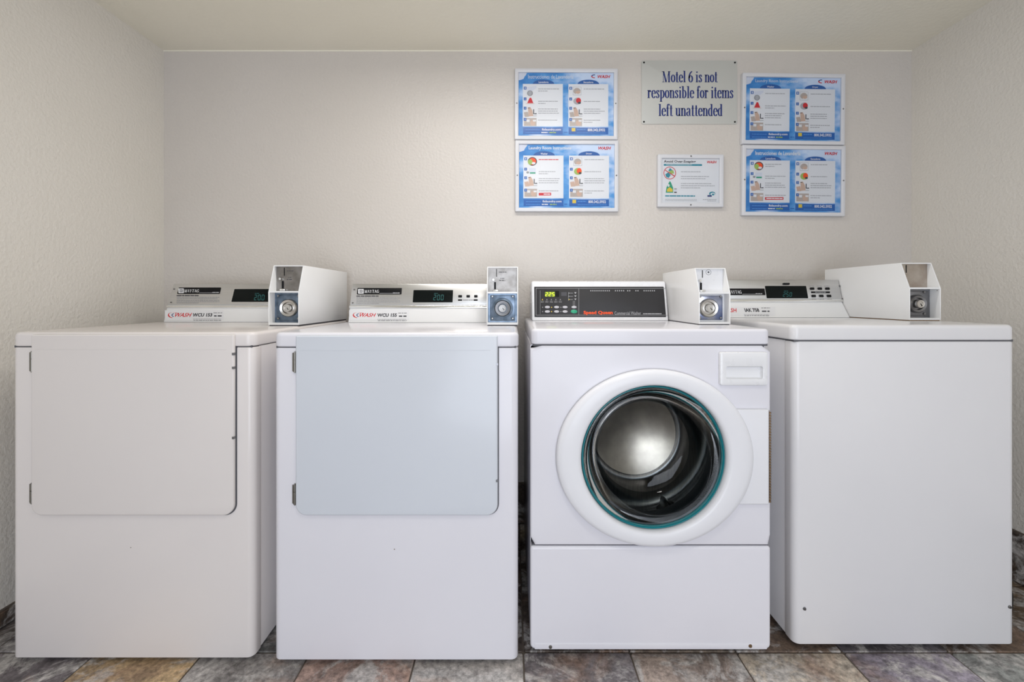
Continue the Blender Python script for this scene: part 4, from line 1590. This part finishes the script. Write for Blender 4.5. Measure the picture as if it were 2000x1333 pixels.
        for k in range(4):
            yy = steps[k] + (35 if k != 1 else 62)
            for q in range(lines[k]):
                d.dashes(318 + off, 318 + off + random.choice((270, 320, 340)) * (1 if q == 0 or k == 2 else .45), yy + 34 * q, 13,
                         M_RED if (new and k == 0 and off == 0 and not spanish) else M_GREYINK, 2, .15)
        d.rect(cx0 + 6, cx1, 878, 988, M_BLUE, 2)
    if new:
        d.poly([(320, 775), (620 if spanish else 520, 772), (620 if spanish else 520, 815), (320, 818)], M_RED, 3)
        d.dashes(400 if not spanish else 340, 505 if not spanish else 605, 795, 16, M_PAPER, 4, .1)
    d.text('fixlaundry.com', 380, 690, 892, 938, M_PAPER, 4, 0, .03)
    d.dashes(110, 350, 915, 9, M_SKYINK, 4, .2)
    d.dashes(110, 350, 962, 9, M_SKYINK, 4, .2)
    d.dashes(370, 480, 960, 17, M_PAPER, 4, .15)
    d.dashes(500, 610, 960, 17, M_YG, 4, .15)
    d.rect(865, 925, 885, 940, M_YELLOW, 4)
    d.dashes(950, 1090, 910, 11, M_SKYINK, 4, .2)
    d.dashes(950, 1420, 965, 8, M_SKYINK, 4, .2)
    d.text('800.342.5932', 1125, 1410, 893, 940, M_PAPER, 4, 0, .03)
    d.dashes(735, 795, 955, 14, M_BLUE, 2)
    d.build('print', sheet)
    glazing(t, w, h, bar, depth)
    for sx_ in (-1, 1):
        bolt('screw', t, (sx_ * (w / 2 - bar / 2 - .001), -depth, .002), .0034, M_DARKMETAL, .002)
    return t


M_SKYINK = flat('sky_ink', (.10, .33, .70), .5)
instruction_poster(1005, 1207, 133, 272.5, 0.15, 'framed blue Spanish laundry poster, upper of the pair left of the lettered sign', True, False)
instruction_poster(1006, 1208.5, 273.5, 413.5, 0.1, 'framed blue English laundry poster, lower of the pair left of the lettered sign', False, True)
instruction_poster(1450, 1651.5, 142.5, 282, 0.75, 'framed blue English laundry poster, upper of the pair right of the lettered sign', False, False)
instruction_poster(1450, 1652, 283.5, 422, 0.55, 'framed blue Spanish laundry poster, lower of the pair right of the lettered sign', True, True)

# ---- small white notice
t, w, h = poster_root('soap_notice', 1285, 1414, 301, 404.5, 0.25, 'small white framed notice about soap with a crossed-out circle', 'notice', None, .020)
bar = .0195
frame_mesh(t, w, h, bar, .020)
iw, ih = w - 2 * bar, h - 2 * bar
b = bmesh.new(); box(b, -iw / 2 - .004, iw / 2 + .004, -.011, -.009, -ih / 2 - .004, ih / 2 + .004)
sheet = make('sheet', b, M_PAPER, t, angle=0)
d = Decal(Frame((0, -.011, 0)), lambda a, b_: (-iw / 2 + (a - 238) / 1137 * iw, ih / 2 - (b_ - 205) / 865 * ih))
d.text('Avoid Over-Soaping', 280, 915, 232, 295, M_PRINTDARK, 2, 0, .03)
d.text('WASH', 1140, 1330, 240, 292, M_RED, 2, .3, .03)
d.rect(280, 1040, 308, 342, M_TEALINK, 2)
d.dashes(330, 840, 325, 9, M_PAPER, 3, .2)
d.poly([(405, 385), (480, 455), (440, 500), (370, 440)], M_TEALINK, 2)
d.poly([(310, 510), (370, 470), (420, 520), (380, 580), (330, 560)], M_TEALINK, 2)
d.poly([(380, 445), (470, 430), (485, 490), (420, 500)], M_YG, 3)
d.ring(400, 483, 112, 124, M_RED, 4, 32)
d.poly([(300, 430), (308, 420), (500, 538), (490, 552)], M_RED, 4)
d.poly([(322, 868), (335, 770), (385, 665), (402, 640), (425, 668), (468, 775), (470, 868)], M_GREEN, 2)
d.disk(378, 728, 20, 28, M_PAPER, 3)
d.poly([(345, 850), (350, 795), (400, 760), (455, 800), (460, 850)], M_YELLOW, 3)
d.rect(490, 540, 785, 805, M_PRINTGREY, 2)
d.rect(490, 540, 812, 845, M_PAPER2, 2)
d.rect(488, 540, 850, 872, M_PRINTDARK, 2)
for y, a0, a1 in ((458, 620, 1010), (550, 620, 1190), (592, 620, 1110), (688, 620, 1240), (730, 620, 1295), (772, 620, 1015)):
    d.dashes(a0, a1, y, 14, M_GREYINK, 2, .15)
d.dashes(310, 905, 932, 24, M_TEALINK, 2, .1)
for y in (998, 1025):
    d.dashes(310, 940, y, 9, M_GREYINK, 2, .2)
d.disk(1245, 885, 62, 42, M_TEALINK, 2)
d.disk(1255, 895, 45, 30, M_PAPER, 3)
d.disk(1262, 900, 26, 18, M_TEALINK, 4)
d.rect(1150, 1235, 915, 945, M_NAVY, 4)
d.dashes(1060, 1330, 1000, 13, M_GREYINK, 2, .15)
d.dashes(1150, 1330, 1028, 10, M_GREYINK, 2, .15)
d.build('print', sheet)
glazing(t, w, h, bar, .020)
for s_ in (-1, 1):
    bolt('screw', t, (0, -.020, s_ * (h / 2 - bar / 2)), .0036, M_DARKMETAL, .002)

# ---- lettered sign plate
t, w, h = poster_root('notice_sign', 1253, 1440, 118, 242.5, 0.05, 'pale sign plate with three lines of dark blue serif lettering', 'sign', None, .004)
b = bmesh.new()
slab(b, rr(-w / 2, w / 2, -h / 2, h / 2, .008, 4), -.0005, -.004, 0, .001, XZ, seg=2)
pl = make('sign_plate', b, M_SIGN, t)
d = Decal(Frame((0, -.004, 0)), lambda a, b_: (-w / 2 + (a - 1253) / 187 * w, h / 2 - (b_ - 118) / 124.5 * h))
d.serif('Motel 6 is not', 1292.5, 1402, 138.5, 161, M_NAVY, 1)
d.serif('responsible for items', 1264, 1432.5, 168, 199, M_NAVY, 1)
d.serif('left unattended', 1286, 1411, 203, 227, M_NAVY, 1)
d.build('lettering', pl, label='dark blue serif lettering')
for u, v in ((-1, -1), (-1, 1), (1, -1), (1, 1)):
    bolt('nail', t, (u * (w / 2 - .011), -.004, v * (h / 2 - .010)), .0042, M_BLACK, .002)

# ---- power cord lying along the right wall
b = bmesh.new()
pts = []
for k in range(40):
    f = k / 39
    pts.append((1.62 + .10 * math.sin(f * 5.2) + .05 * f, 1.50 + .45 * f, .006 + .02 * max(0, math.sin(f * PI * 3)) ** 2))
tube(b, pts, .0045, 8)
make('power_cord', b, M_CORD, None, label='black power cord lying on the floor beside the top-load washer', cat='cord')
